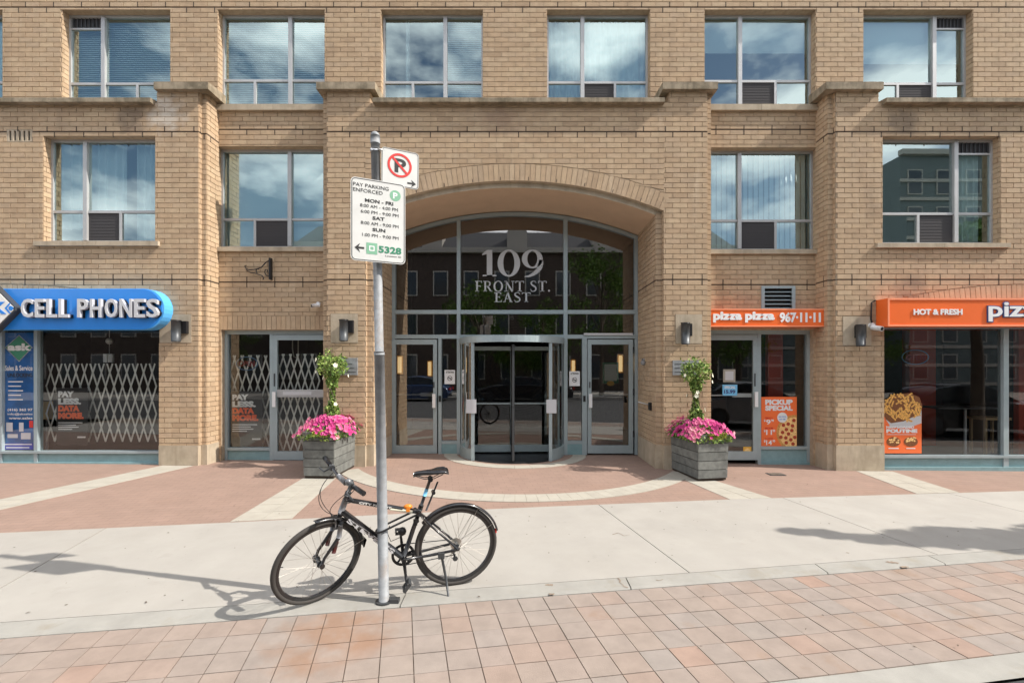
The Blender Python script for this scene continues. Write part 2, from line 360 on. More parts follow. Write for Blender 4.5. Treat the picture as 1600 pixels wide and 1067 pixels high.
line_tiles((6.56, 8.17), (6.50, 6.86), (5.80, 6.78), (5.93, 8.17), 5, 2)
def ring(cx, cy_, r0, r1, a0, a1, n, top=.009):
    for i in range(n):
        A, B = rad(a0+(a1-a0)*i/n), rad(a0+(a1-a0)*(i+1)/n)
        mb = MB(); mb.tone = random.random()
        tile(mb, [(cx+r0*math.sin(A), cy_-r0*math.cos(A)), (cx+r1*math.sin(A), cy_-r1*math.cos(A)), (cx+r1*math.sin(B), cy_-r1*math.cos(B)), (cx+r0*math.sin(B), cy_-r0*math.cos(B))], top, gap=.004)
        mb.build('border_tile', M['strip'], plaza)
ring(-.03, 9.8, 3.22, 3.57, -57, 57, 44)
ring(-.045, 9.6, 1.18, 1.45, -88, 88, 14, .007)
# sidewalk
side = strip_between(by, ay, xs, -.012).build('sidewalk', M['sand'], kind='structure')
def jx(xref, yref, y): return xref-.24*(y-yref)
joints = [(-14.2, 4), (-11, 4.4), (-7.6, 4.9), (-4.55, 5.2), (1.08, 6.11), (3.72, 6.46), (6.30, 6.78), (9, 7.1), (13.8, 7.6)]
for (a, b) in zip(joints, joints[1:]):
    mb = MB(); bot = []; n = 8; mb.tone = random.random()
    def edge(j, s):
        y0 = by(j[0]+.4); y1 = ay(j[0]); p0 = (jx(*j, y0)+s, by(jx(*j, y0))+.004); p1 = (jx(*j, y1)+s, ay(jx(*j, y1))-.004); return Vector(p0), Vector(p1)
    l0, l1 = edge(a, .005); r0, r1 = edge(b, -.005)
    for i in range(n+1):
        u = i/n; p = l0.lerp(r0, u); q = l1.lerp(r1, u); p.y = by(p.x)+.004; q.y = ay(q.x)-.004
        for k in range(5):
            c = p.lerp(q, k/4); mb.v.append((c.x, c.y, gz(c.x, c.y)+.006))
        mb.v.append((q.x, q.y, gz(q.x, q.y)-.05)); mb.v.append((p.x, p.y, gz(p.x, p.y)-.05))
    for i in range(n):
        o = i*7
        for k in range(4): mb.face((o+k, o+7+k, o+8+k, o+1+k))
        mb.face((o+4, o+11, o+12, o+5)); mb.face((o+13, o+6, o, o+7)[::-1])
    for o in (0, n*7): mb.face((o, o+1, o+2, o+3, o+4, o+5, o+6))
    mb.build('slab', M['concrete'], side)
# kerb stones
kerb = strip_between(lambda x: cy(x)-.001, lambda x: by(x)+.001, xs, -.02).build('kerb', M['sand'], kind='structure')
kj = [-14, -10.5, -7, -3.9, -.9, .95, 2.8, 4.05, 7, 10.5, 14]
for a, b in zip(kj, kj[1:]):
    mb = MB(); n = 8; b0 = len(mb.v)
    for i in range(n+1):
        x = a+.005+(b-a-.01)*i/n; y0, y1 = cy(x)+.005, by(x)-.003
        for (y, z) in ((y0, -.06), (y0, -.004), (y0+.012, .006), (y1, .006), (y1, -.06)): mb.v.append((x, y, gz(x, y)+z))
    for i in range(n):
        o = i*5
        for k in range(4): mb.face((o+k, o+5+k, o+6+k, o+1+k))
    for o in (0, n*5): mb.face(tuple(o+k for k in range(5)))
    mb.build('kerb_stone', M['kerbc'], kerb)
def crack(pts, w_, parent, name='crack'):
    mb = MB(); P_ = [G(*p, .0085) for p in pts]
    for i in range(len(P_)-1):
        a, b = P_[i], P_[i+1]; d_ = (b-a).normalized(); n_ = Vector((-d_.y, d_.x, 0)); wa = w_*(.4+random.random()); wb = w_*(.4+random.random())
        mb.poly([a-n_*wa, b-n_*wb, b+n_*wb, a+n_*wa])
    mb.build(name, M['sand'], parent)
crack([(965, 904), (969, 908), (968, 911), (973, 914), (975, 917), (981, 919)], .005, kerb)
crack([(1385, 878), (1391, 880), (1397, 879), (1404, 881)], .018, kerb); crack([(1408, 887), (1414, 886), (1420, 887)], .012, kerb); crack([(852, 915), (858, 914.5), (864, 915)], .015, kerb); crack([(858, 929.5), (863, 929), (866, 929.3)], .012, kerb)
crack([(1025, 907), (1030, 908), (1036, 906)], .006, kerb); crack([(455, 846), (461, 845), (466, 846)], .006, side); crack([(957, 836), (966, 833), (975, 838), (984, 836)], .004, side); crack([(1322, 864), (1327, 865)], .006, side)
# brick band
band = strip_between(dy, cy, xs, -.013).build('paver_band', M['sand'], kind='structure')
tiles = []
pitch = .203
for i in range(-58, 60):
    for r in range(6):
        def pt(u, v):
            x = u*pitch; y = cy(x); t = v/6*(1.197); return (x+.235*t, y-t+(.235*t*.168))
        cs = [pt(i, r), pt(i+1, r), pt(i+1, r+1), pt(i, r+1)]
        c = (sum(p[0] for p in cs)/4, sum(p[1] for p in cs)/4)
        vis = c[1] > 2.55 and abs(c[0]) < c[1]*1.14
        tiles.append((0 if vis else 1, c[0]**2+c[1]**2, cs))
tiles.sort(key=lambda t: (t[0], t[1]))
rest = MB()
for k, (v, d, cs) in enumerate(tiles):
    mb = MB() if k < 295 else rest
    mb.tone = random.random(); tile(mb, cs, random.uniform(-.007, -.004), gap=.0042, thick=.03)
    if k < 295: mb.build('paver', M['paver'], band)
rest.build('outer_pavers', M['paver'], band, kind='stuff')
strip_between(ey, dy, xs, -.012).build('gutter', M['kerbc'], kind='structure')
mb = strip_between(lambda x: -9.5, ey, xs, -.03)
mb.v += [(-80, -9.5, -.03), (-80, 2, -.03), (80, -9.5, -.07), (80, 2, -.07)]
n_ = len(mb.v); mb.face((n_-4, 0, 1, n_-3)); mb.face((2*len(xs)-2, n_-2, n_-1, 2*len(xs)-1))
mb.build('road', M['asphalt'], kind='structure')
MB().box(-80, 80, -17.9, -9.5, -.3, .10).build('far_sidewalk', M['concrete'], kind='structure')

# ------------------------------------------------------------------ the building
B = thing('brick_building', 'tan brick apartment building with arched glass entrance and shops at street level', 'building', (0, D0, .14))
def rsub(r, holes):
    out = [r]
    for (a0, a1, b0, b1) in holes:
        nx = []
        for (x0, x1, z0, z1) in out:
            if a1 <= x0 or a0 >= x1 or b1 <= z0 or b0 >= z1: nx.append((x0, x1, z0, z1)); continue
            if b0 > z0: nx.append((x0, x1, z0, b0))
            if b1 < z1: nx.append((x0, x1, b1, z1))
            m0, m1 = max(z0, b0), min(z1, b1)
            if a0 > x0: nx.append((x0, a0, m0, m1))
            if a1 < x1: nx.append((a1, x1, m0, m1))
        out = nx
    return out
BL, BH, GAP = .2575, .0892, .011
BRICKS = []        # (priority distance, prism)
mort = MB(); caulk = MB()
Z0 = .10
JZ = [2.0-0, ]     # filled below
J1 = fz(437, D0); J2 = fz(206.5, D0); J3 = 8.53
def plane_pt(o, u, n, a, z, d): return (o[0]+u[0]*a+n[0]*d, o[1]+u[1]*a+n[1]*d, z)
def brick_wall(o, u, n, a0, a1, z0, z1, holes=(), arcs=(), phase=0, ticks=True, zs=None, mortar=True, joints=(J1, J2, J3), pr=True):
    """plane through o (x,y), along u, outward normal n; bricks stand 7 mm proud of the mortar"""
    segs = [z0]+[j for j in joints if z0+.05 < j < z1-.05]+[z1]
    for si in range(len(segs)-1):
        s0, s1 = segs[si], segs[si+1]
        if si > 0: s0 += .008
        if si < len(segs)-2: s1 -= .008
        nc = max(1, round((s1-s0)/BH)); h = (s1-s0)/nc
        for c in range(nc):
            c0, c1 = s0+c*h+GAP/2, s0+(c+1)*h-GAP/2
            off = ((c+si) % 2)*.5+phase
            k = math.floor(a0/BL-off)
            while (k+off)*BL < a1:
                b0 = max(a0, (k+off)*BL+GAP/2); b1 = min(a1, (k+1+off)*BL-GAP/2)
                if b1-b0 > .02:
                    for (x0, x1, y0, y1) in rsub((b0, b1, c0, c1), holes):
                        if x1-x0 < .015 or y1-y0 < .012: continue
                        zb = [y0, y0]; skip = False
                        for (ax, az, R, xa, xb) in arcs:
                            if x1 < xa or x0 > xb: continue
                            f = lambda x: az+math.sqrt(max(0, R*R-(x-ax)**2))
                            zb = [max(zb[0], f(x0)+.006), max(zb[1], f(x1)+.006)]
                            if min(zb) >= y1-.012: skip = True
                            zb = [min(zb[0], y1-.002), min(zb[1], y1-.002)]
                        if skip: continue
                        d = random.uniform(-.0012, .0012)
                        prm = [plane_pt(o, u, n, x0, zb[0], -.004), plane_pt(o, u, n, x1, zb[1], -.004), plane_pt(o, u, n, x1, y1, -.004), plane_pt(o, u, n, x0, y1, -.004)]
                        prt = [plane_pt(o, u, n, x0, zb[0], .010+d), plane_pt(o, u, n, x1, zb[1], .010+d), plane_pt(o, u, n, x1, y1, .010+d), plane_pt(o, u, n, x0, y1, .010+d)]
                        px = o[0]+u[0]*(x0+x1)/2; big = (x1-x0) > .2
                        BRICKS.append(((px*px+((y0+y1)/2-2.6)**2) + (0 if big and abs(n[1]) > .9 and pr else 900), prm, prt))
                if ticks and ((c == nc-1 and si < len(segs)-2) or (c == 0 and si > 0)) and k % 2 == 0:
                    t = (k+off)*BL
                    if a0 < t < a1 and not any(h_[0] < t < h_[1] and h_[2] < (c0+c1)/2 < h_[3] for h_ in holes):
                        caulk.prism([plane_pt(o, u, n, t+e, zz, .001) for e, zz in ((-.0085, c0-.004), (.0085, c0-.004), (.0085, c1+.004), (-.0085, c1+.004))],
                                    [plane_pt(o, u, n, t+e, zz, .0115) for e, zz in ((-.0085, c0-.004), (.0085, c0-.004), (.0085, c1+.004), (-.0085, c1+.004))])
                k += 1
        if si > 0:
            j = segs[si]
            for (x0, x1, y0, y1) in rsub((a0, a1, j-.007, j+.007), holes):
                caulk.prism([plane_pt(o, u, n, *q, .001) for q in ((x0, y0), (x1, y0), (x1, y1), (x0, y1))], [plane_pt(o, u, n, *q, .004) for q in ((x0, y0), (x1, y0), (x1, y1), (x0, y1))])
    if mortar:
        for (x0, x1, y0, y1) in rsub((a0, a1, z0, z1), holes):
            if x1-x0 < .001 or y1-y0 < .001: continue
            if arcs and y0 < 3.5 and len(arcs) and arcs[0][2] > 8: pass
            mort.poly([plane_pt(o, u, n, x0, y0, 0), plane_pt(o, u, n, x1, y0, 0), plane_pt(o, u, n, x1, y1, 0), plane_pt(o, u, n, x0, y1, 0)])
def soldier(o, u, n, a0, a1, z0, z1):
    k = a0
    while k < a1-.02:
        e = min(a1, k+BH)
        q = ((k+.005, z0+.005), (e-.005, z0+.005), (e-.005, z1-.005), (k+.005, z1-.005)); d = random.uniform(-.001, .001)
        BRICKS.append((999, [plane_pt(o, u, n, *p, -.004) for p in q], [plane_pt(o, u, n, *p, .010+d) for p in q])); k = e
def arc_soldier(cx, cz, r0, r1, xa, xb, y):
    a0 = math.asin((xa-cx)/r1); a1 = math.asin((xb-cx)/r1); n = max(1, round((a1-a0)*r0/BH))
    for i in range(n):
        A = a0+(a1-a0)*i/n; Bq = a0+(a1-a0)*(i+1)/n; g = .005
        def P(a, r, yy): return (cx+r*math.sin(a), yy, cz+r*math.cos(a))
        ga = g/r0; d = random.uniform(-.0015, .0015)
        q = ((A+ga, r0), (Bq-ga, r0), (Bq-ga, r1-.004), (A+ga, r1-.004))
        BRICKS.append((5 if r0 < 8 else 999, [P(*p, y+.004) for p in q], [P(*p, y-.008-d) for p in q]))
FN = (0, -1); FU = (1, 0)

# window table: x0,x1,ytop,ybot in photo pixels of the frame, plane, mullion, transom, split, ...
WIN = []
def win_rect(px0, px1, y0, y1, D, ins):
    Df = D+ins
    X0 = fx(px0, Df if px0 < CX else D); X1 = fx(px1, D if px1 < CX else Df)
    return X0, X1, fz(y1, D), fz(y0, D)
ups = [dict(x=(-150, 5), y=(16, 165), m=-60, t=129, s=(-150, -105), wide='R', cur='shade'),
    dict(x=(107, 267), y=(16, 165), m=162, t=131, s=214, wide='R', cur='blind', gr='L', ac=0),
    dict(x=(347, 508), y=(16, 165), m=454, t=126, s=398, wide='L', cur='blind2', ac=0),
    dict(x=(598, 755), y=(16, 165), m=696, t=129, s=645, wide='L', cur='half', ac=0),
    dict(x=(854, 1013), y=(16, 165), m=910, t=129, s=961, wide='R', cur='curtain', ac=1),
    dict(x=(1100, 1268), y=(16, 165), m=1156, t=127, s=1212, wide='R', cur='shadehalf', ac=1),
    dict(x=(1348, 1510), y=(16, 165), m=1459, t=131, s=1403, wide='L', cur='shadehalf', gr='R', ac=1),
    dict(x=(1630, 1790), y=(16, 165), m=1690, t=131, s=1740, wide='R', cur='shade')]
lows = [dict(x=(79, 243.5), y=(213, 377), m=134, t=331, s=188, wide='R', cur='curtain2', ac=1, D=D0),
    dict(x=(345, 520), y=(229, 386), m=453, t=343, s=398, wide='L', cur='shade', ac=1, D=D1),
    dict(x=(1096, 1271), y=(231, 390), m=1155, t=345, s=1212, wide='R', cur='vblind', ac=1, D=D1),
    dict(x=(1378, 1552), y=(213, 380), m=1493, t=334, s=1435, wide='L', cur='side', gr='R', ac=1, D=D0),
    dict(x=(1750, 1900), y=(213, 380), m=1820, t=334, s=1860, wide='R', cur='shade', D=D0),
    dict(x=(-260, -110), y=(213, 377), m=-200, t=331, s=-150, wide='R', cur='shade', D=D0)]
for d in ups: d['D'] = D1
INS = .125
for d in ups+lows:
    d['r'] = win_rect(*d['x'], *d['y'], d['D'], INS)
upholes = [d['r'] for d in ups]
lowf = [d['r'] for d in lows if d['D'] == D0]; lowb = [d['r'] for d in lows if d['D'] == D1]
XL = 11.6
XP = 5.589; XS = 5.499; XB = 3.335; XBs = 3.424
EL, ER = -2.662, 2.572; IL, IR = -2.55, 2.46; EC = -.045
ZT0 = 6.55                       # top of the projecting walls
ZCAP = 6.74
SHT = 2.66                       # head of shop windows
SL = fx(249, D0); SR = fx(1374, D0+.1)
shopL = (-11.4, SL, .0, SHT); shopR = (SR, 11.4, .0, SHT)
GZ = .05
# arcs above the shops (extrados circles)
RA = 11.0; ZA = 3.37
arcL = (-9.0, ZA-RA, RA, -11.4, -6.85); arcR = (9.0, ZA-RA, RA, 6.85, 11.4)
plateL = (fx(250, D0), fx(300, D0), fz(536, D0), fz(491, D0)); plateR = (fx(1316, D0), fx(1361, D0), fz(540, D0), fz(494, D0))
plateA = (fx(517, D0), fx(560, D0), fz(536, D0), fz(490, D0)); plateB = (fx(1055, D0), fx(1097, D0), fz(537, D0), fz(491, D0))
BASE = .545                      # top of the stone pier bases
vent = (fx(11, D0), fx(51, D0), fz(222, D0), fz(203, D0))
# front walls of the two wings
brick_wall((0, D0), FU, FN, -XL, -XP, GZ, ZT0, holes=lowf+[shopL, plateL, vent, (SL, -XP+.01, 0, BASE)], arcs=[arcL])
brick_wall((0, D0), FU, FN, XP, XL, GZ, ZT0, holes=lowf+[shopR, plateR, (XP-.01, SR, 0, BASE)], arcs=[arcR], phase=.3)
# raised pier tops
for (a, b) in ((fx(246, D0), -XP), (XP, fx(1372, D0)), (-XB, fx(578, D0)), (fx(1046, D0), XB)):
    brick_wall((0, D0), FU, FN, a, b, ZT0, ZCAP, joints=())
    for s_, xx in ((-1, a), (1, b)): brick_wall((xx, 0), (0, -s_ if s_ > 0 else 1), (s_, 0), D0 if s_ < 0 else -D1, D1 if s_ < 0 else -D0, ZT0, ZCAP, joints=()) if s_ < 0 else brick_wall((xx, 0), (0, 1), (s_, 0), D0, D1, ZT0, ZCAP, joints=())
# entry block front, with the arched opening
AR = 6.75; AZ = 5.18-6.75; ring_w = .30
ex = AR+ring_w
# the ring ends square at the springing
xe = 2.617
brick_wall((0, D0), FU, FN, -XB, EL, GZ, ZT0, holes=[plateA, (-XB-.01, EL+.01, 0, BASE)], phase=.1)
brick_wall((0, D0), FU, FN, ER, XB, GZ, ZT0, holes=[plateB, (ER-.01, XB+.01, 0, BASE)], phase=.1)
zsp = AZ+math.sqrt(AR**2-xe**2)
brick_wall((0, D0), FU, FN, EL, ER, zsp, ZT0, arcs=[(EC, AZ, ex, EL-.1, ER+.1)], phase=.1, mortar=False, joints=(J2,))
n = 24
for i in range(n):               # mortar bed above and behind the arch ring
    a, b = EL+(ER-EL)*i/n, EL+(ER-EL)*(i+1)/n
    f = lambda x: AZ+math.sqrt(AR**2-(x-EC)**2)
    mort.poly([(a, D0, f(a)), (b, D0, f(b)), (b, D0, ZT0), (a, D0, ZT0)])
arc_soldier(EC, AZ, AR+.004, AR+ring_w, EC-xe*(AR+ring_w)/AR, EC+xe*(AR+ring_w)/AR, D0)
for xa in lin(-2.2, 2.2, 9):     # dark weep slots in the ring
    a = math.asin(xa/AR); P = lambda a_, r, yy: (EC+r*math.sin(a_), yy, AZ+r*math.cos(a_))
    q = ((a-.0009, AR+.01), (a+.0009, AR+.01), (a+.0009, AR+.07), (a-.0009, AR+.07))
    caulk.prism([P(*p, D0+.001) for p in q], [P(*p, D0-.0095) for p in q])
for (cx_, sg) in ((-9.0, -1), (9.0, 1)):
    arc_soldier(cx_, ZA-RA, RA-.27, RA-.004, -11.4 if sg < 0 else 6.85, -6.85 if sg < 0 else 11.4, D0)
# corner rebates and returns
for s_ in (-1, 1):
    # outer pier inner corner: XP (step) -> strip -> XS side
    brick_wall((s_*XP, 0), (0, 1), (-s_, 0), D0, D05, GZ, ZCAP, holes=[(D0-.1, D05+.1, 0, BASE)])
    brick_wall((0, D05), FU, FN, *( (-XP, -XS) if s_ < 0 else (XS, XP)), GZ, ZCAP, holes=[(-20, 20, 0, BASE)])
    brick_wall((s_*XS, 0), (0, 1), (-s_, 0), D05, D1, GZ, ZCAP, holes=[(D0-.1, D1+.1, 0, BASE)])
    # block outer corner
    brick_wall((s_*XB, 0), (0, 1), (s_, 0), D0, D05, GZ, ZCAP, holes=[(D0-.1, D05+.1, 0, BASE)])
    brick_wall((0, D05), FU, FN, *((-XBs, -XB) if s_ < 0 else (XB, XBs)), GZ, ZCAP, holes=[(-20, 20, 0, BASE)])
    brick_wall((s_*XBs, 0), (0, 1), (s_, 0), D05, D1, GZ, ZCAP, holes=[(D0-.1, D1+.1, 0, BASE)])
    # entry jambs
    xo, xi = (EL, IL) if s_ < 0 else (ER, IR)
    brick_wall((xo, 0), (0, 1), (-s_, 0), D0, D05, GZ, zsp, holes=[(D0-.1, D05+.1, 0, BASE)])
    brick_wall((0, D05), FU, FN, min(xo, xi), max(xo, xi), GZ, zsp-.02, holes=[(-20, 20, 0, BASE)])
    brick_wall((xi, 0), (0, 1), (-s_, 0), D05, DE-.02, GZ, zsp-.02, holes=[(D0-.1, DE+.1, 0, BASE)])
# bays
SHB = 2.60
bayL = (fx(346, D1), -3.3, 0, SHB); bayR = (3.3, fx(1270.5, D1), 0, SHB)
louver = (fx(1192, D1), fx(1238, D1), fz(481, D1)-.05, fz(451, D1))
brick_wall((0, D1), FU, FN, -XS, -XBs, GZ, ZT0-.12, holes=lowb+[bayL, (-XS, -XBs, SHB, SHB+.26)], phase=.2, joints=(fz(441, D1), fz(203, D1)))
brick_wall((0, D1), FU, FN, XBs, XS, GZ, ZT0-.12, holes=lowb+[bayR, (XBs, XS, SHB, SHB+.26), louver], phase=.2, joints=(fz(445, D1), fz(203, D1)))
for (a, b) in ((-XS, -XBs), (XBs, XS)):
    soldier((0, D1), FU, FN, a, b, SHB, SHB+.26); mort.poly([(a, D1, SHB), (b, D1, SHB), (b, D1, SHB+.26), (a, D1, SHB+.26)])
brick_wall((0, D1), FU, FN, -XL, XL, ZT0-.12, 9.6, holes=upholes, phase=.4, joints=(J3,))
# reveals of every window opening: brick returns
for d in ups+lows:
    x0, x1, z0, z1 = d['r']; D = d['D']
    for s_, xx in ((1, x0), (-1, x1)): brick_wall((xx, 0), (0, 1), (s_, 0), D-.004, D+INS+.02, z0, z1, ticks=False, joints=())
    mort.poly([(x0, D, z1), (x1, D, z1), (x1, D+INS+.05, z1), (x0, D+INS+.05, z1)])
for (xx, D, z1, s_) in ((SL, D0, SHT, -1), (SR, D0, SHT, 1), (bayL[0], D1, SHB, 1), (bayR[1], D1, SHB, -1)):
    mort.poly([(xx, D, GZ), (xx, D+.16, GZ), (xx, D+.16, z1), (xx, D, z1)])
for (x0, x1, D, z1) in ((-11.4, SL, D0, SHT), (SR, 11.4, D0, SHT), (bayL[0], -3.3, D1, SHB), (3.3, bayR[1], D1, SHB)):
    mort.poly([(x0, D, z1), (x1, D, z1), (x1, D+.2, z1), (x0, D+.2, z1)])
# structural backing: keeps light out of the rooms from above/behind
for (x0, x1) in ((-XL-.02, -XL), (XL, XL+.02)): mort.box(x0, x1, D0, 14, 0, 9.6)
mort.box(-XL, XL, 14, 14.05, 0, 9.6); mort.box(-XL, XL, D1+.1, 14, 9.55, 9.6)
mort.box(-XL, XL, D0+.3, 14, 3.15, 3.25) if False else None
mort.build('wall', M['mortar'], B); caulk.build('expansion_joint', M['caulk'], B)
# upper masonry outside the picture continues as a plain storey
top = MB().box(-XL, XL, D1, 14, 9.601, 13.5); top.build('upper_storey', M['brick'], B)
BRICKS.sort(key=lambda t: t[0])
fieldm = MB()
for k, (pr, a, b) in enumerate(BRICKS):
    mb = MB() if k < 296 else fieldm
    mb.tone = random.random(); mb.prism(a, b)
    if k < 296: mb.build('brick', M['brick'], B)
fieldm.build('brickwork', M['brick'], B, kind='stuff')
# soffit of the arch (vault) and lip
R2 = AR-.09
sof = MB(); nn = 40
for i in range(nn+1):
    x = IL+(IR-IL)*i/nn; z = AZ+math.sqrt(R2**2-(x-EC)**2)
    for y in (D05, DE+.05): sof.v.append((x, y, z))
for i in range(nn): sof.face((2*i, 2*i+1, 2*i+3, 2*i+2), True)
sof.build('arch_soffit', M['soffit'], B)
lip = MB()
for i in range(nn):
    a, b = EL+(ER-EL)*i/nn, EL+(ER-EL)*(i+1)/nn
    o = lambda x: AZ+math.sqrt(AR**2-(x-EC)**2)
    q = lambda x: AZ+math.sqrt(R2**2-(min(max(x, IL), IR)-EC)**2)
    lip.poly([(a, D0, o(a)), (b, D0, o(b)), (b, D05, o(b)), (a, D05, o(a))], False)
    lip.poly([(a, D05, q(a)), (b, D05, q(b)), (b, D05, o(b)), (a, D05, o(a))], False)
lip.build('arch_lip', M['stone'], B)
# stone: ledges, caps, sills, bases, lamp plates
def sloped_ledge(x0, x1, name='ledge', over=.12):
    n = max(1, round((x1-x0)/1.9))
    for i in range(n):
        a = x0+(x1-x0)*i/n+.003; b = x0+(x1-x0)*(i+1)/n-.003
        y0 = D0-over
        prof = [(y0, 6.50), (y0, 6.575), (D1+.02, 6.66), (D1+.02, 6.53), (D0-.012, 6.515), (D0-.012, 6.50)]
        MB().prism([(a, y, z) for y, z in prof], [(b, y, z) for y, z in prof]).build(name, M['ledge'], B)
sloped_ledge(-XL, fx(243, D0)); sloped_ledge(fx(585, D0), fx(1036, D0)); sloped_ledge(fx(1377, D0), XL)
for (p0, p1) in ((240, 322), (494, 586), (1036, 1122), (1296, 1381)):
    a, b = fx(p0, 8.1), fx(p1, 8.1)
    if p1 in (322,): b = -5.36
    if p0 == 1296: a = 5.36
    cap = MB(); cap.prism([(a, 8.1, 6.735), (b, 8.1, 6.735), (b, D1-.002, 6.735), (a, D1-.002, 6.735)], [(a, 8.1, 6.86), (b, 8.1, 6.86), (b, D1-.002, 6.90), (a, D1-.002, 6.90)])
    cap.build('pier_cap', M['ledge'], B)
def sill(x0, x1, z, D, over=.06, h=.09):
    n = 2
    for i in range(n):
        a = x0+(x1-x0)*i/n+(.002 if i else 0); b = x0+(x1-x0)*(i+1)/n-(0 if i else .002)
        MB().prism([(a, D-over, z-h), (b, D-over, z-h), (b, D+.1, z-h), (a, D+.1, z-h)], [(a, D-over, z-.012), (b, D-over, z-.012), (b, D+.14, z+.004), (a, D+.14, z+.004)]).build('sill', M['stone'], B)
for d in lows:
    x0, x1, z0, z1 = d['r']
    if d['D'] == D0: sill(x0-.12, x1+.08 if x1 < 0 else x1+.12, z0, D0)
for s_ in (-1, 1):
    a, b = (-XS+.003, -XBs-.003) if s_ < 0 else (XBs+.003, XS-.003)
    zl = [d['r'][2] for d in lows if d['D'] == D1][0 if s_ < 0 else 1]
    sill(a, b, zl, D1); sill(a, b, upholes[1][2], D1, .07, .12)
base = MB()
def stone_box(x0, x1, y0, y1, z1=BASE): MB().box(x0, x1, y0, y1, 0, z1).build('pier_base', M['stone'], B)
for s_ in (-1, 1):
    def sb(a, b, y0, y1): stone_box(min(s_*a, s_*b), max(s_*a, s_*b), y0, y1)
    sb(XP, abs(SL) if s_ < 0 else SR, D0-.018, D1)
    sb(XS-.018, XP-.001, D05-.018, D1-.001)
    e, i_ = (abs(EL), abs(IL)) if s_ < 0 else (ER, IR)
    sb(e, XB, D0-.018, D1+.2); sb(XB+.001, XBs+.018, D05-.018, D1-.001); sb(i_-.018, e-.001, D05-.018, DE-.04)
for (x0, x1, z0, z1) in (plateL, plateR, plateA, plateB):
    MB().box(x0+.004, x1-.004, D0-.016, D0+.02, z0+.004, z1-.004).build('lamp_plate', M['stone'], B)
# vents
v = MB(); x0, x1, z0, z1 = vent
v.box(x0, x1, D0-.006, D0+.02, z0, z0+.02).box(x0, x1, D0-.006, D0+.02, z1-.02, z1)
for i in range(6): a = x0+(x1-x0-.04)*i/5; v.box(a, a+.04, D0-.006, D0+.02, z0+.02, z1-.02)
v.mi = 1; v.box(x0, x1, D0+.021, D0+.04, z0, z1); v.build('vent_grille', [M['stone'], M['darkgrey']], B)
x0, x1, z0, z1 = louver
v = MB(); v.box(x0-.04, x1+.04, D1-.03, D1-.008, z1, z1+.045).box(x0-.04, x0+.02, D1-.03, D1-.008, z0, z1).box(x1-.02, x1+.04, D1-.03, D1-.008, z0, z1)
lv = v.build('louver_frame', M['alu'], B)
for i in range(5):
    z = z0+.03+(z1-z0-.03)*i/5
    MB().prism([(x0+.02, D1-.02, z), (x1-.02, D1-.02, z), (x1-.02, D1+.05, z+.035), (x0+.02, D1+.05, z+.035)], [(x0+.02, D1-.02, z+.008), (x1-.02, D1-.02, z+.008), (x1-.02, D1+.05, z+.043), (x0+.02, D1+.05, z+.043)]).build('slat', M['alu'], lv)
MB().box(x0, x1, D1+.08, D1+.1, z0, z1).build('louver_back', M['dark'], lv)

# windows ------------------------------------------------------------------
def room(mb, x0, x1, y0, y1, z0, z1):
    mb.poly([(x0, y1, z0), (x1, y1, z0), (x1, y1, z1), (x0, y1, z1)]).poly([(x0, y0, z0), (x0, y1, z0), (x0, y1, z1), (x0, y0, z1)])
    mb.poly([(x1, y0, z0), (x1, y1, z0), (x1, y1, z1), (x1, y0, z1)]).poly([(x0, y0, z0), (x1, y0, z0), (x1, y1, z0), (x0, y1, z0)])
    mb.poly([(x0, y0, z1), (x1, y0, z1), (x1, y1, z1), (x0, y1, z1)]); return mb
def wavy(x0, x1, y, z0, z1, amp, wl, nx=80):
    m = MB(); ph = random.random()*6
    for i in range(nx+1):
        x = x0+(x1-x0)*i/nx; yy = y+amp*math.sin(x/wl*6.283+ph)+amp*.5*math.sin(x/wl*2.9+ph*2)
        m.v.append((x, yy, z0)); m.v.append((x+.0, yy*1, z1))
    for i in range(nx): m.face((2*i, 2*i+2, 2*i+3, 2*i+1), True)
    return m
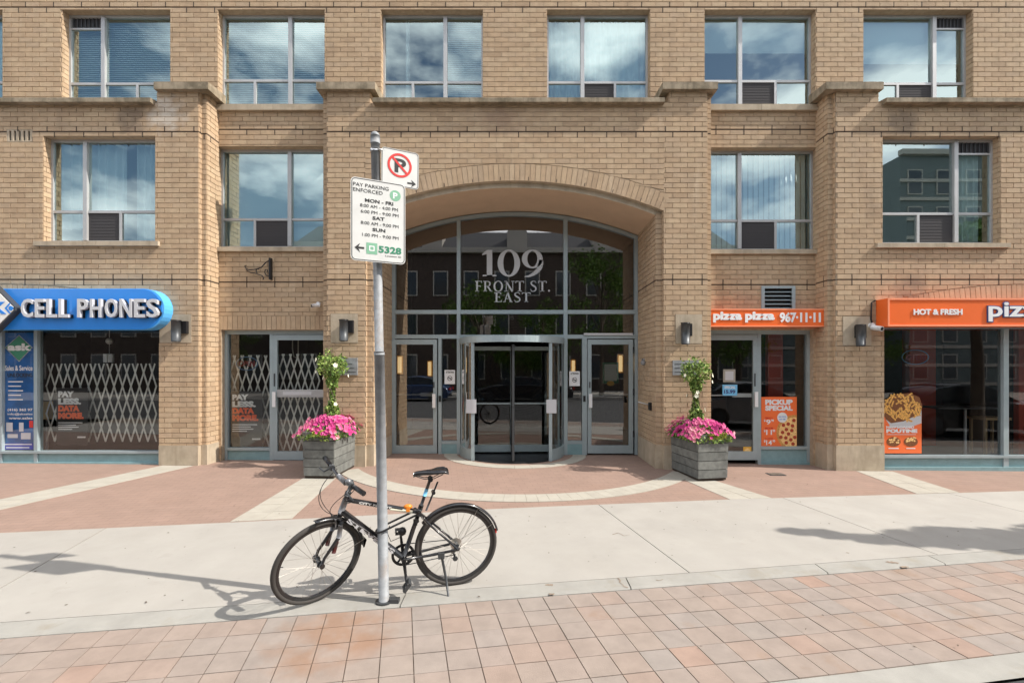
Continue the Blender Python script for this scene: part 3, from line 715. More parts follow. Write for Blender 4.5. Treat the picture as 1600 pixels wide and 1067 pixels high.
for d in ups+lows:
    x0, x1, z0, z1 = d['r']; y = d['D']+INS; Dp = y
    xm, zt = fx(d['m'], Dp), fz(d['t'], Dp)
    xsn = fx(d['s'] if not isinstance(d['s'], tuple) else d['s'][1], Dp)
    fr = MB(); w_ = .045; yb = y+.05
    fr.box(x0, x0+w_, y, yb, z0, z1).box(x1-w_, x1, y, yb, z0, z1).box(x0+w_, x1-w_, y, yb, z1-w_, z1).box(x0+w_, x1-w_, y, yb, z0, z0+w_)
    fr.box(xm-.035, xm+.035, y-.02, yb, z0+w_, z1-w_)
    fr.box(x0+w_, xm-.035, y+.004, yb, zt-.022, zt+.022).box(xm+.035, x1-w_, y+.004, yb, zt-.022, zt+.022)
    fr.box(xsn-.022, xsn+.022, y+.002, yb, z0+w_, zt-.022)
    wo = fr.build('window', M['walu'], B)
    cells = [(x0+w_, xm-.035, zt+.022, z1-w_), (xm+.035, x1-w_, zt+.022, z1-w_)]
    lowc = [[x0+w_, xm-.035, z0+w_, zt-.022], [xm+.035, x1-w_, z0+w_, zt-.022]]
    k = 1 if xsn > xm else 0
    sp = lowc.pop(k); a = [sp[0], xsn-.022, sp[2], sp[3]]; b = [xsn+.022, sp[1], sp[2], sp[3]]
    nb = [a, b]
    cells += [lowc[0]]
    acell = None
    if d.get('ac'):
        acell = min(nb, key=lambda q: abs((q[0]+q[1])/2-xm)) if not (d['wide'] == 'L') else max(nb, key=lambda q: q[0])
        nb.remove(acell)
    cells += nb
    if d.get('gr'):
        ci = 0 if d['gr'] == 'L' else 1; c = list(cells[ci]); zg = c[3]-.19
        g = MB(); g.box(c[0], c[1], y+.01, yb, zg-.03, zg)
        g.mi = 1; g.box(c[0], c[1], y+.04, y+.045, zg, c[3]); g.mi = 2
        for q in range(8): xx = c[0]+(c[1]-c[0])*(q+.5)/8; g.box(xx-.006, xx+.006, y+.02, y+.035, zg, c[3])
        g.build('grille', [M['walu'], M['ac'], M['darkgrey']], wo)
        c[3] = zg-.03; cells[ci] = tuple(c)
    for c in cells:
        tl = random.uniform(-.0035, .0035); t2 = random.uniform(-.002, .002)
        MB().poly([(c[0], y+.03+tl, c[2]), (c[1], y+.03-tl, c[2]), (c[1], y+.03-tl+t2, c[3]), (c[0], y+.03+tl+t2, c[3])]).build('pane', M['glass'], wo)
    if acell:
        c = acell; g = MB(); g.box(c[0], c[1], y+.02, y+.04, c[2], c[3])
        for q in range(9): zz = c[2]+(c[3]-c[2])*(q+.5)/9; g.box(c[0]+.02, c[1]-.02, y+.017, y+.02, zz-.006, zz+.006)
        g.build('ac_panel', M['ac'], wo)
    room(MB(), x0-.3, x1+.3, yb+.001, yb+2.6, z0-.1, z1+.1).build('room', M['room'], wo)
    yc = yb+.10; cur = d['cur']
    def sh(a, b, c0, c1, m='shade', nm='shade', dy=0): MB().poly([(a, yc+dy, c0), (b, yc+dy, c0), (b, yc+dy, c1), (a, yc+dy, c1)]).build(nm, M[m], wo)
    if cur == 'shade': sh(x0, x1, z0, z1)
    elif cur in ('blind', 'blind2'):
        g = MB(); nz_ = 46
        for q in range(nz_):
            zz = z0+(z1-z0)*(q+.5)/nz_; g.poly([(x0, yc, zz-.02), (x1, yc, zz-.02), (x1, yc+.02, zz+.018), (x0, yc+.02, zz+.018)])
        g.build('blind', M['curtain'], wo)
    elif cur == 'half':
        g = MB()
        for q in range(44):
            zz = z0+(z1-z0)*(q+.5)/44; g.poly([(xm, yc, zz-.02), (x1, yc, zz-.02), (x1, yc+.02, zz+.018), (xm, yc+.02, zz+.018)])
        g.build('blind', M['curtain'], wo)
        wavy(xm-.78, xm-.70, yc, z0, z1, .02, .05, 20).build('curtain', M['curtain'], wo)
    elif cur == 'curtain': wavy(x0, x1, yc+.04, z0, z1, .035, .105).build('curtain', M['curtain'], wo)
    elif cur == 'curtain2':
        wavy(x0, x0+(x1-x0)*.62, yc+.04, z0+.3, z1, .04, .16).build('curtain', M['curtain'], wo); wavy(x1-.6, x1, yc+.05, z0, z1, .04, .12).build('curtain', M['curtain'], wo)
    elif cur == 'shadehalf': sh(x0, x1, z1-(.62 if d['x'][0] < 1200 else .82), z1)
    elif cur == 'vblind':
        g = MB(); q = x0
        while q < x1: g.poly([(q, yc, z0), (q+.095, yc+.03, z0), (q+.095, yc+.03, z1), (q, yc, z1)]); q += .1
        g.build('blind', M['curtain'], wo)
    elif cur == 'side':
        wavy(xm+.12, x1-.12, yc, z0, z1, .02, .1).build('curtain', M['curtain'], wo); wavy(x0, x0+.22, yc, z0, z1, .02, .1).build('curtain', M['curtain'], wo)

# shop fronts ------------------------------------------------------------------
def pane(x0, x1, y, z0, z1, m, parent, name='pane'):
    return MB().poly([(x0, y, z0), (x1, y, z0), (x1, y, z1), (x0, y, z1)]).build(name, M[m], parent)
def shopfront(x0, x1, D, zt, muls, zb_rail, zp0, m='shopglass'):
    y = D+.10; fr = MB(); fr.box(x0, x1, y, y+.1, zt-.06, zt).box(x0, x1, y-.02, y+.1, zb_rail-.025, zb_rail+.02)
    for (a, b) in muls: fr.box(a, b, y-.004, y+.1, zp0, zt-.06)
    so = fr.build('shop_window', M['alu'], B)
    MB().box(x0, x1, y+.02, y+.1, zp0-.0, zb_rail-.025).build('kick_panel', M['teal'], so)
    MB().box(x0, x1, y-.03, y+.1, .0, zp0).build('base_rail', M['teal'], so)
    for (a, b), (c, d_) in zip(muls, muls[1:]): pane(b, c, y+.05, zb_rail+.02, zt-.06, m, so)
    return so
Dl = D0+.1
zr = fz(706, Dl); zp = fz(722, Dl)
mulsL = [(-11.4, -11.34), (fx(0, Dl)-.05, fx(3, Dl)), (fx(53, Dl), fx(58.5, Dl)), (SL-.06, SL)]
sL = shopfront(-11.4, SL, D0, SHT, mulsL, zr, zp)
mulsR = [(SR, SR+.04), (fx(1568, Dl), fx(1576, Dl)), (fx(1700, Dl), fx(1708, Dl)), (11.34, 11.4)]
sR = shopfront(SR, 11.4, D0, SHT, mulsR, fz(713, Dl), fz(729, Dl))
# bay fronts: window + door
Db = D1+.1
def bayfront(x0, x1, wx0, wx1, dx0, dx1, hinge, mail):
    y = Db; fr = MB(); zt = SHB
    fr.box(x0, x1, y, y+.1, zt-.07, zt)
    for (a, b) in ((x0, x0+.05), (x1-.05, x1)): fr.box(a, b, y-.004, y+.1, .02, zt-.07)
    mid = (wx1+dx0)/2 if wx1 < dx1 and wx0 < dx0 else (dx1+wx0)/2
    fr.box(mid-.03, mid+.03, y-.004, y+.1, .02, zt-.07)
    zr_ = .42 if not mail else .40
    fr.box(wx0, wx1, y-.01, y+.1, zr_-.03, zr_+.02)
    so = fr.build('shop_window', M['alu'], B)
    MB().box(wx0, wx1, y+.02, y+.1, .15, zr_-.03).build('kick_panel', M['teal'], so)
    MB().box(wx0, wx1, y-.01, y+.1, .0, .15).build('base_rail', M['teal'], so)
    pane(wx0, wx1, y+.05, zr_+.02, zt-.07, 'shopglass', so)
    dr = MB(); s = .085; z0 = .19
    dr.box(dx0, dx0+s, y+.0, y+.05, z0, zt-.08).box(dx1-s, dx1, y+.0, y+.05, z0, zt-.08).box(dx0+s, dx1-s, y+.0, y+.05, zt-.18, zt-.08).box(dx0+s, dx1-s, y+.0, y+.05, z0, z0+.16)
    do = dr.build('door', M['alu'], B)
    pane(dx0+s, dx1-s, y+.03, z0+.16, zt-.18, 'shopglass', do)
    hx = dx0+.015 if hinge == 'R' else dx1-.075
    MB().box(hx, hx+.06, y-.05, y-.03, 1.18, 1.46).box(hx+.02, hx+.04, y-.03, y, 1.3, 1.34).build('handle', M['white'], do)
    b = MB(); zb = 1.39
    b.box(dx0+s, dx1-s, y+.06, y+.09, zb-.012, zb+.012); b.box(dx1-s-.35 if hinge != 'R' else dx0+s, dx1-s if hinge != 'R' else dx0+s+.35, y+.055, y+.1, zb-.035, zb+.035)
    b.build('push_bar', M['white'], do)
    MB().box(hx+.01, hx+.03, y-.012, y, 1.56, 1.80).build('lock', M['darkgrey'], do)
    if mail:
        MB().box(dx0+s, dx1-s, y-.01, y+.0, 1.36, 1.50).build('mail_plate', M['walu'], do)
        MB().box(dx0+.2, dx1-.3, y-.018, y-.01, 1.40, 1.46).build('mail_slot', M['silver'], do)
    MB().box(x0, x1, D1-.0, Db+.1, .0, .05).build('threshold', M['stone'], B)
    return so, do
bl = bayfront(bayL[0], -3.34, fx(352, Db), fx(422, Db), fx(426, Db), -3.52, 'R', True)
br = bayfront(3.34, bayR[1], fx(1189, Db), fx(1265, Db), 3.46, fx(1184, Db), 'L', False)
# interiors
def inter(x0, x1, y0, y1, z0, z1, m, nm='interior'): return room(MB(), x0, x1, y0, y1, z0, z1).build(nm, M[m], B)
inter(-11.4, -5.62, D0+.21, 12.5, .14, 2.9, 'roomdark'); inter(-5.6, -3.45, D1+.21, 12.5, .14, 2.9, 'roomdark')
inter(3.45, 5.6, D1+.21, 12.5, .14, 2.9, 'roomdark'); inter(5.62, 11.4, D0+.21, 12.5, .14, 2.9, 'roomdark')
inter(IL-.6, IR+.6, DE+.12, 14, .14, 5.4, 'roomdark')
MB().box(8.9, 9.5, 10.6, 10.8, .15, 2.9).box(10.2, 11.3, 9.5, 9.6, .15, 2.9).box(7.4, 8.0, 12.2, 12.3, 1.6, 2.8).box(5.05, 5.35, 9.4, 9.5, 1.3, 2.8).build('red_partition', M['red'], B)
MB().box(6.6, 9.6, 10.9, 11.5, .15, 1.1).build('shop_counter', M['rooflobby'], B)

# entrance glazing ------------------------------------------------------------------
y = DE; ent = MB()
Ra = R2-.02
def az(x, r=Ra): return AZ+math.sqrt(r*r-(x-EC)**2)
def px(p): return fx(p, DE)
xm1 = (px(714), px(719.5)); xm2 = (px(880.5), px(886.5))
zT1 = (fz(490.5, DE), fz(484.5, DE)); zT2 = (fz(529, DE), fz(523, DE))
for i in range(nn):          # arched head frame
    a, b = IL+(IR-IL)*i/nn, IL+(IR-IL)*(i+1)/nn
    ent.prism([(a, y, az(a)-.07), (b, y, az(b)-.07), (b, y, az(b)), (a, y, az(a))][::-1], [(a, y+.12, az(a)-.07), (b, y+.12, az(b)-.07), (b, y+.12, az(b)), (a, y+.12, az(a))][::-1])
for (a, b) in (xm1, xm2): ent.box(a, b, y-.03, y+.12, .14, az((a+b)/2)-.07)
ent.box(IL, IL+.07, y-.004, y+.12, .14, az(IL+.07)-.06).box(IR-.07, IR, y-.004, y+.12, .14, az(IR-.07)-.06)
for (a, b) in ((IL+.07, xm1[0]), (xm1[1], xm2[0]), (xm2[1], IR-.07)):
    ent.box(a, b, y-.02, y+.12, *zT1); ent.box(a, b, y-.02, y+.12, *zT2)
eo = ent.build('entrance_frame', M['alu'], B)
for (a, b) in ((IL+.07, xm1[0]), (xm1[1], xm2[0]), (xm2[1], IR-.07)):
    pane(a, b, y+.05, zT2[1], zT1[0], 'lobbyglass', eo)
    pn = MB(); k = 12
    for i in range(k+1):
        x = a+(b-a)*i/k; pn.v += [(x, y+.05, zT1[1]), (x, y+.05, az(x)-.07)]
    for i in range(k): pn.face((2*i, 2*i+2, 2*i+3, 2*i+1))
    pn.build('pane', M['lobbyglass'], eo)
# sidelights
for (p0, p1, q0, q1) in ((685, 690, 690, 714), (909.5, 917, 886.5, 909.5)):
    MB().box(px(p0), px(p1), y-.02, y+.12, .14, zT2[0]).build('mullion', M['alu'], eo)
    MB().box(px(q0), px(q1), y-.01, y+.1, .36, .42).build('sidelight_rail', M['alu'], eo)
    MB().box(px(q0), px(q1), y+.0, y+.1, .14, .36).build('kick_panel', M['teal'], eo)
    pane(px(q0), px(q1), y+.05, .42, zT2[0], 'lobbyglass', eo)
def edoor(p0, p1, g0, g1, hs):
    a, b = px(p0), px(p1); ga, gb = px(g0), px(g1); zt = zT2[0]-.02; z0 = .17
    m_ = MB(); m_.box(a, ga, y-.015, y+.04, z0, zt).box(gb, b, y-.015, y+.04, z0, zt).box(ga, gb, y-.015, y+.04, z0, z0+.16).box(ga, gb, y-.015, y+.04, zt-.10, zt)
    do = m_.build('door', M['alu'], B)
    pane(ga, gb, y+.02, z0+.16, zt-.10, 'lobbyglass', do)
    hx = b-.085 if hs == 'R' else a+.02
    MB().box(hx, hx+.065, y-.075, y-.055, 1.10, 1.38).box(hx+.02, hx+.04, y-.055, y-.015, 1.2, 1.26).build('handle', M['white'], do)
    m_ = MB().box(ga, gb, y+.05, y+.075, 1.345, 1.37); m_.box(*((gb-.27, gb) if hs == 'R' else (ga, ga+.27)), y+.045, y+.09, 1.32, 1.40); m_.build('push_bar', M['silver'], do)
    h0 = a-.02 if hs == 'R' else b-.01
    for zz in (.5, 1.35, 2.2): MB().tube([(h0+.015, y-.02, zz), (h0+.015, y-.02, zz+.13)], .012, 8).build('hinge', M['dark'], do)
    MB().box(hx+.01, hx+.035, y-.03, y-.015, 1.5, 1.62).build('lock', M['darkgrey'], do)
edoor(612, 683, 618.5, 677, 'R'); edoor(918, 989, 924, 982.5, 'L')
MB().box(px(686), px(689.5), y-.035, y-.021, 1.22, 1.34).build('card_reader', M['dark'], B); MB().box(px(911), px(914.5), y-.035, y-.021, 1.22, 1.34).build('card_reader', M['dark'], B)
MB().box(px(912), px(988), y-.05, y-.021, zT2[1]-.01, zT2[1]+.03).build('door_closer', M['silver'], B)
# revolving door
cx_, cyy, Rr = (xm1[1]+xm2[0])/2, DE+.08, 1.04
zc0, zc1 = 2.38, 2.50
rv = MB(); K = 28
def ringseg(mb, r0, r1, a0, a1, z0, z1, K=28):
    for i in range(K):
        A, Bq = rad(a0+(a1-a0)*i/K), rad(a0+(a1-a0)*(i+1)/K)
        P = lambda a, r, z: (cx_+r*math.sin(a), cyy-r*math.cos(a), z)
        mb.prism([P(A, r0, z0), P(A, r1, z0), P(Bq, r1, z0), P(Bq, r0, z0)][::1], [P(A, r0, z1), P(A, r1, z1), P(Bq, r1, z1), P(Bq, r0, z1)])
ringseg(rv, Rr-.02, Rr+.035, -88, 88, zc0, zc1)
rv.prism([(cx_+Rr*math.sin(rad(t)), cyy-Rr*math.cos(rad(t)), zc1-.02) for t in range(-90, 91, 10)], [(cx_+Rr*math.sin(rad(t)), cyy-Rr*math.cos(rad(t)), zc1-.005) for t in range(-90, 91, 10)])
ro = rv.build('revolving_door', M['alu'], B)
for s_ in (-1, 1):
    m_ = MB(); ringseg(m_, Rr-.01, Rr+.02, s_*46, s_*88, .145, .36, 10); m_.build('drum_base', M['alu'], ro)
    g = MB()
    for i in range(11):
        a = rad(s_*(46+42*i/10)); g.v += [(cx_+Rr*math.sin(a), cyy-Rr*math.cos(a), .36), (cx_+Rr*math.sin(a), cyy-Rr*math.cos(a), zc0)]
    for i in range(10): g.face((2*i, 2*i+2, 2*i+3, 2*i+1), True)
    g.build('curved_pane', M['lobbyglass'], ro)
    a = rad(s_*45); X, Y = cx_+Rr*math.sin(a), cyy-Rr*math.cos(a)
    MB().box(X-.03, X+.03, Y-.03, Y+.03, .145, zc0).build('post', M['alu'], ro)
    MB().box(X-.10+.02*s_, X+.09+.02*s_, Y-.045, Y-.034, 1.05, 1.31).build('push_plate', M['silver'], ro)
MB().box(cx_-.022, cx_+.022, cyy-.022, cyy+.022, .145, zc0).build('centre_shaft', M['dark'], ro)
for t in (2, 92, 182, 272):
    a = rad(t); d_ = Vector((math.sin(a), -math.cos(a))); n_ = Vector((d_.y, -d_.x))
    def bar(r0, r1, z0, z1, w_=.02):
        p = [Vector((cx_, cyy))+d_*r0-n_*w_, Vector((cx_, cyy))+d_*r1-n_*w_, Vector((cx_, cyy))+d_*r1+n_*w_, Vector((cx_, cyy))+d_*r0+n_*w_]
        return [(q.x, q.y, z0) for q in p], [(q.x, q.y, z1) for q in p]
    wg = MB(); wg.prism(*bar(.03, .98, .19, .33)).prism(*bar(.03, .98, 2.26, 2.34)).prism(*bar(.94, .98, .33, 2.26)).prism(*bar(.03, .98, 1.16, 1.19, .012))
    wo = wg.build('door_wing', M['darkgrey'] if t in (2,) else M['alu'], ro)
    p0 = Vector((cx_, cyy))+d_*.05; p1 = Vector((cx_, cyy))+d_*.94
    # pane is fixed in the wing
    mbp = MB().poly([(p0.x, p0.y, .33), (p1.x, p1.y, .33), (p1.x, p1.y, 2.26), (p0.x, p0.y, 2.26)]); mbp.build('wing_pane', M['shopglass'], ro)
MB().disc((cx_, cyy-.02, .15), (0, 0, 1), Rr-.03, .012, 40).build('door_mat', M['dark'], ro)
# serif lettering on the glass
gl = {}
def ell(cx, cz, rx, rz, ix, iz, n=24, tilt=0):
    o_ = [(cx+rx*math.cos(2*math.pi*i/n), cz+rz*math.sin(2*math.pi*i/n)) for i in range(n)]
    i_ = [(cx+ix*math.cos(2*math.pi*i/n+tilt), cz+iz*math.sin(2*math.pi*i/n+tilt)) for i in range(n)]
    return [[o_[k], o_[(k+1) % n], i_[(k+1) % n], i_[k]] for k in range(n)]
def stroke(pts, ws):
    q = []
    for i in range(len(pts)-1):
        (x0, z0), (x1, z1) = pts[i], pts[i+1]; w0, w1 = (ws[i], ws[i+1]) if isinstance(ws, (list, tuple)) else (ws, ws)
        l = math.hypot(x1-x0, z1-z0) or 1; nx_, nz__ = -(z1-z0)/l, (x1-x0)/l
        q.append([(x0+nx_*w0/2, z0+nz__*w0/2), (x1+nx_*w1/2, z1+nz__*w1/2), (x1-nx_*w1/2, z1-nz__*w1/2), (x0-nx_*w0/2, z0-nz__*w0/2)])
    return q
def rc(x0, x1, z0, z1): return [[(x0, z0), (x1, z0), (x1, z1), (x0, z1)]]
T, t_ = .15, .06
GL = {
 '1': (.5, rc(.17, .37, 0, 1)+rc(.02, .52, 0, .05)+[[(.17, 1.0), (.17, .85), (.0, .80), (.0, .85)]]),
 '0': (.82, ell(.41, .5, .41, .52, .20, .46)),
 '9': (.80, ell(.38, .66, .38, .36, .18, .30)+stroke([(.70, .62), (.68, .42), (.60, .24), (.46, .10), (.26, -.0), (.10, -.02)], [.14, .19, .17, .13, .08, .03])),
 'F': (.6, rc(.1, .1+T, 0, 1)+rc(0, .35, 0, t_)+rc(0, .1, 1-t_, 1)+rc(.1+T, .6, 1-t_, 1)+rc(.55, .6, .8, 1-t_)+rc(.1+T, .48, .5, .5+t_)+rc(.43, .48, .42, .5)),
 'E': (.62, rc(.1, .1+T, 0, 1)+rc(0, .1, 0, t_)+rc(0, .1, 1-t_, 1)+rc(.1+T, .58, 1-t_, 1)+rc(.53, .58, .8, 1-t_)+rc(.1+T, .48, .5, .5+t_)+rc(.43, .48, .42, .5)+rc(.1+T, .62, 0, t_)+rc(.57, .62, t_, .2)),
 'R': (.78, rc(.1, .1+T, 0, 1)+rc(0, .33, 0, t_)+rc(0, .1, 1-t_, 1)+stroke([(.25, .97), (.45, .96), (.56, .88), (.59, .75), (.55, .60), (.45, .51), (.25, .49)], [.05, .08, .13, .15, .13, .08, .05])+stroke([(.38, .5), (.68, .02)], .14)+rc(.62, .8, 0, t_)),
 'O': (.85, ell(.42, .5, .42, .52, .26, .46)),
 'N': (.85, rc(.12, .12+t_, 0, 1)+rc(0, .28, 0, t_)+rc(0, .12, 1-t_, 1)+stroke([(.12, 1), (.7, 0)], .15)+rc(.70, .70+t_, 0, 1)+rc(.60, .88, 1-t_, 1)),
 'T': (.75, rc(.3, .3+T, 0, 1)+rc(.2, .56, 0, t_)+rc(0, .75, 1-t_, 1)+rc(0, .05, .8, 1-t_)+rc(.70, .75, .8, 1-t_)),
 'S': (.58, stroke([(.52, .80), (.44, .96), (.26, .99), (.10, .90), (.08, .74), (.20, .60), (.42, .46), (.52, .32), (.48, .12), (.30, .01), (.12, .04), (.04, .22)], [.04, .06, .07, .12, .13, .15, .15, .13, .12, .07, .06, .04])),
 'A': (.85, stroke([(.40, 1.0), (.16, .03)], .07)+stroke([(.40, 1.0), (.70, .03)], .16)+rc(.24, .58, .33, .33+t_)+rc(0, .28, 0, t_)+rc(.55, .86, 0, t_)),
 '.': (.2, rc(.02, .17, 0, .16)), ' ': (.3, [])}
def serif(s, x0, x1, z0, z1, yy, sp=.12):
    w_ = sum(GL[c][0]+sp for c in s)-sp; k = (x1-x0)/w_; h = z1-z0; x = x0
    for c in s:
        if GL[c][1]:
            m_ = MB()
            for q in GL[c][1]: m_.prism([(x+p[0]*k, yy, z0+p[1]*h) for p in q], [(x+p[0]*k, yy-.003, z0+p[1]*h) for p in q])
            m_.build('letter', M['galvlet'], eo)
        x += (GL[c][0]+sp)*k
M['galvlet'] = mat('frosted_lettering', (.52, .53, .54), .6)
serif('109', px(753), px(850), fz(431, DE), fz(390, DE), y+.044, .06)
serif('FRONT ST.', px(742), px(860), fz(455, DE), fz(438.5, DE), y+.044)
serif('EAST', px(772.5), px(829), fz(471.5, DE), fz(456.5, DE), y+.044)

# lobby sconces
for k, (p, yy, zz, Dd, lb) in enumerate(((624, 0, 570, 9.9, 'far left of the lobby, behind the left door hinge side'), (671, 0, 576, 11.5, 'seen through the left door beside its handle stile'), (896, 0, 574, 11.5, 'seen through the right sidelight above the notice'), (970, 0, 568, 9.9, 'beside the green notice behind the right door'))):
    X, Z = fx(p, Dd), fz(zz, Dd)
    t = thing('wall_sconce', 'lit warm glass wall sconce '+lb, 'sconce', (X, Dd, Z), 'lit sconces in the lobby')
    MB().box(X-.035, X+.035, Dd, Dd+.05, Z-.17, Z+.17).build('shade', M['warm'], t)
    MB().box(X-.065, X+.065, Dd+.05, Dd+.07, Z-.2, Z+.2).build('backplate', M['gold'], t)

# ------------------------------------------------------------------ shop signs
# blue sign
D = 7.98; zc_ = (fz(451, D)+fz(515, D))/2; hh = (fz(451, D)-fz(515, D))/2
xr = -6.03; xl = -10.6
t = thing('shop_sign', 'long blue rounded shop sign reading CELL PHONES above the left shop window', 'sign', ((xl+xr)/2, D, zc_-hh))
def pill(xl, xr, zc, hh, y0, y1, inset=0):
    pts = [(xl, zc-hh+inset), (xr-hh, zc-hh+inset)]+[(xr-hh+(hh-inset)*math.sin(a), zc-(hh-inset)*math.cos(a)) for a in lin(0, math.pi, 16)[1:-1]]+[(xr-hh, zc+hh-inset), (xl, zc+hh-inset)]
    return MB().prism([(x, y1, z) for x, z in pts], [(x, y0, z) for x, z in pts])
pill(xl, xr, zc_, hh, D+.005, D0-.01).build('sign_box', M['bluetrim'], t)
pill(xl, xr-.03, zc_-.004, hh, D-.004, D+.004, .006).build('sign_face', M['bluesign'], t)
lx = [(33, 51, 'C'), (55, 69, 'E'), (73, 89, 'L'), (92, 107, 'L'), (121, 137, 'P'), (141, 158, 'H'), (164, 183, 'O'), (187, 206, 'N'), (210, 226, 'E'), (229, 247, 'S')]
Df = D-.09
for a, b, ch in lx:
    put_text(MB(), ch, fx(a, Df), fx(b, Df), fz(496, Df), fz(467, Df), D-.004-.045, .05, .018).build('letter', M['silver'], t)
    put_text(MB(), ch, fx(a, Df)+.004, fx(b, Df)+.004, fz(496, Df)-.004, fz(467, Df)-.004, D-.005, .043, .022).build('letter_side', M['dark'], t)
# diamond
cxd, zcd = fx(-22, Df), fz(482.5, Df); r_ = fx(29, Df)-cxd
def diamond(r, y0, y1, cx=cxd, cz=zcd): 
    p = [(cx-r, cz), (cx-r*.08, cz-r*.92), (cx+r*.08, cz-r*.92), (cx+r*.93, cz-r*.06), (cx+r*.93, cz+r*.06), (cx+r*.08, cz+r*.92), (cx-r*.08, cz+r*.92)]
    return MB().prism([(a, y1, b) for a, b in p], [(a, y0, b) for a, b in p])
dd = diamond(r_, Df-.02, D-.005); dobj = dd.build('logo_diamond', M['darkgrey'], t)
diamond(r_*.94, Df-.028, Df-.0205).build('diamond_face', M['offwhite'], dobj)
m_ = MB(); put_text(m_, 'K', fx(-9, Df), fx(13, Df), fz(491, Df), fz(472, Df), Df-.029, .004, .04)
m_.poly([(fx(10, Df), Df-.03, fz(482, Df)), (fx(17, Df), Df-.03, fz(490, Df)), (fx(20, Df), Df-.03, fz(490, Df)), (fx(14, Df), Df-.03, fz(482, Df)), (fx(20, Df), Df-.03, fz(474, Df)), (fx(17, Df), Df-.03, fz(474, Df))])
m_.tube([(fx(20, Df), Df-.029, fz(482, Df)), (fx(20, Df), Df-.033, fz(482, Df))], .04, 16); m_.build('logo_print', M['bluesign'], dobj)

# pizza signs
D = 7.93; x0, x1, z0, z1 = fx(1387, D), 10.6, fz(510, D), fz(466, D)
t = thing('shop_sign', 'long orange box sign reading HOT & FRESH above the right shop window', 'sign', ((x0+x1)/2, D, z0))
MB().box(x0, x1, D, D0-.012, z0, z1).build('sign_box', M['orange'], t)
m_ = MB(); m_.box(x0, x0+.025, D-.012, D-.0, z0, z1).box(x0+.025, x1, D-.012, D, z1-.03, z1).box(x0+.025, x1, D-.012, D, z0, z0+.03); m_.build('sign_trim', M['orangelight'], t)
MB().tube([(x0-.02, D0-.03, z1+.0), (x0-.09, D0-.03, z1-.04), (x0-.10, D0-.03, z0+.15), (x0-.06, D0-.03, z0-.02)], .012, 6).build('cable', M['dark'], t)
m_ = MB(); put_text(m_, 'HOT & FRESH', fx(1427, D), fx(1503, D), fz(492, D), fz(483, D), D-.001, .012, .035); m_.build('lettering', M['white'], t)
m_ = MB(); put_text(m_, 'pizza pizza', fx(1543, D), fx(1543+205, D), fz(502.5, D), fz(472.5, D), D-.001, .02, .02); m_.build('lettering', M['white'], t)
m_ = MB(); put_text(m_, 'pizza pizza', fx(1541.5, D), fx(1543+206.5, D), fz(504, D), fz(471, D), D-.001, .012, .055); m_.build('lettering_outline', M['navy'], t)
D = 8.36; x0, x1, z0, z1 = 3.46, fx(1288.5, D), fz(510.5, D), fz(482.5, D)
t = thing('shop_sign', 'short orange sign with telephone number 967-11-11 over the pizza shop door', 'sign', ((x0+x1)/2, D, z0))
MB().prism([(x0, D, z0), (x1, D, z0), (x1, D1-.012, z0), (x0, D1-.012, z0)], [(x0, D, z1), (x1-.01, D, z1), (x1-.01, D1-.012, z1), (x0, D1-.012, z1)]).build('sign_box', M['orange'], t)
MB().box(x0, x1-.01, D-.01, D, z1-.022, z1).box(x0, x1-.01, D-.01, D, z0, z0+.02).build('sign_trim', M['orangelight'], t)
m_ = MB()
put_text(m_, 'pizza', fx(1114, D), fx(1159, D), fz(504, D), fz(487, D), D-.001, .01, .05); put_text(m_, 'pizza', fx(1164, D), fx(1210, D), fz(504, D), fz(487, D), D-.001, .01, .05)
put_text(m_, '967·11·11', fx(1218, D), fx(1282, D), fz(504, D), fz(488, D), D-.001, .01, .04); m_.build('lettering', M['white'], t)

# ------------------------------------------------------------------ wall lamps, cameras, bracket, plaques
def wall_lamp(X, Z, lab, D=D0):
    t = thing('wall_lamp', lab, 'lamp', (X, D, Z), 'black cylinder wall lamps on the brick piers')
    MB().tube([(X, D-.13, Z-.19), (X, D-.13, Z+.16)], .072, 18).build('lamp_tube', M['darkgrey'], t)
    MB().tube([(X, D-.13, Z-.20), (X, D-.13, Z-.19)], .066, 18).tube([(X, D-.13, Z+.16), (X, D-.13, Z+.175)], .080, 18).build('lamp_cap', M['dark'], t)
    MB().box(X-.03, X+.14, D-.075, D-.011, Z-.05, Z+.165).build('lamp_bracket', M['dark'], t)
    for a in range(0, 360, 30):
        pass
    return t
wall_lamp(fx(275, 8.07), fz(516, 8.07), 'black wall lamp at the right end of the blue cell phone sign')
wall_lamp(fx(537, 8.07), fz(515, 8.07), 'black wall lamp on the brick pier left of the arched entrance')
wall_lamp(fx(1071, 8.07), fz(520, 8.07), 'black wall lamp on the brick pier right of the arched entrance')
wall_lamp(fx(1345, 8.07), fz(523, 8.07), 'black wall lamp in shade left of the long orange sign')
def camera_obj(x, y, z, dirx, lab, col='white', s=1):
    t = thing('security_camera', lab, 'camera', (x, y, z), None)
    d_ = Vector((dirx, -1, -.25)).normalized(); c = Vector((x, y, z))
    MB().tube([c, c-Vector((0, .05*s, 0))], .035*s, 12).tube([c-Vector((0, .05*s, 0)), c-Vector((0, .09*s, .03*s))], .012*s, 8).build('mount', M[col], t)
    p = c-Vector((0, .10*s, .04*s)); MB().tube([p-d_*.05*s, p+d_*.09*s], .035*s, 14).build('camera_body', M[col], t)
    MB().tube([p+d_*.09*s, p+d_*.093*s], .026*s, 14).build('lens', M['dark'], t); return t
camera_obj(fx(495, 8.5), D1-.008, fz(474, 8.5), -1.0, 'small white security camera on the brick beside the entrance block')
camera_obj(fx(1366, 8.1), D0-.008, fz(508, 8.1), .25, 'round white security camera under the end of the long orange sign', s=1.25)
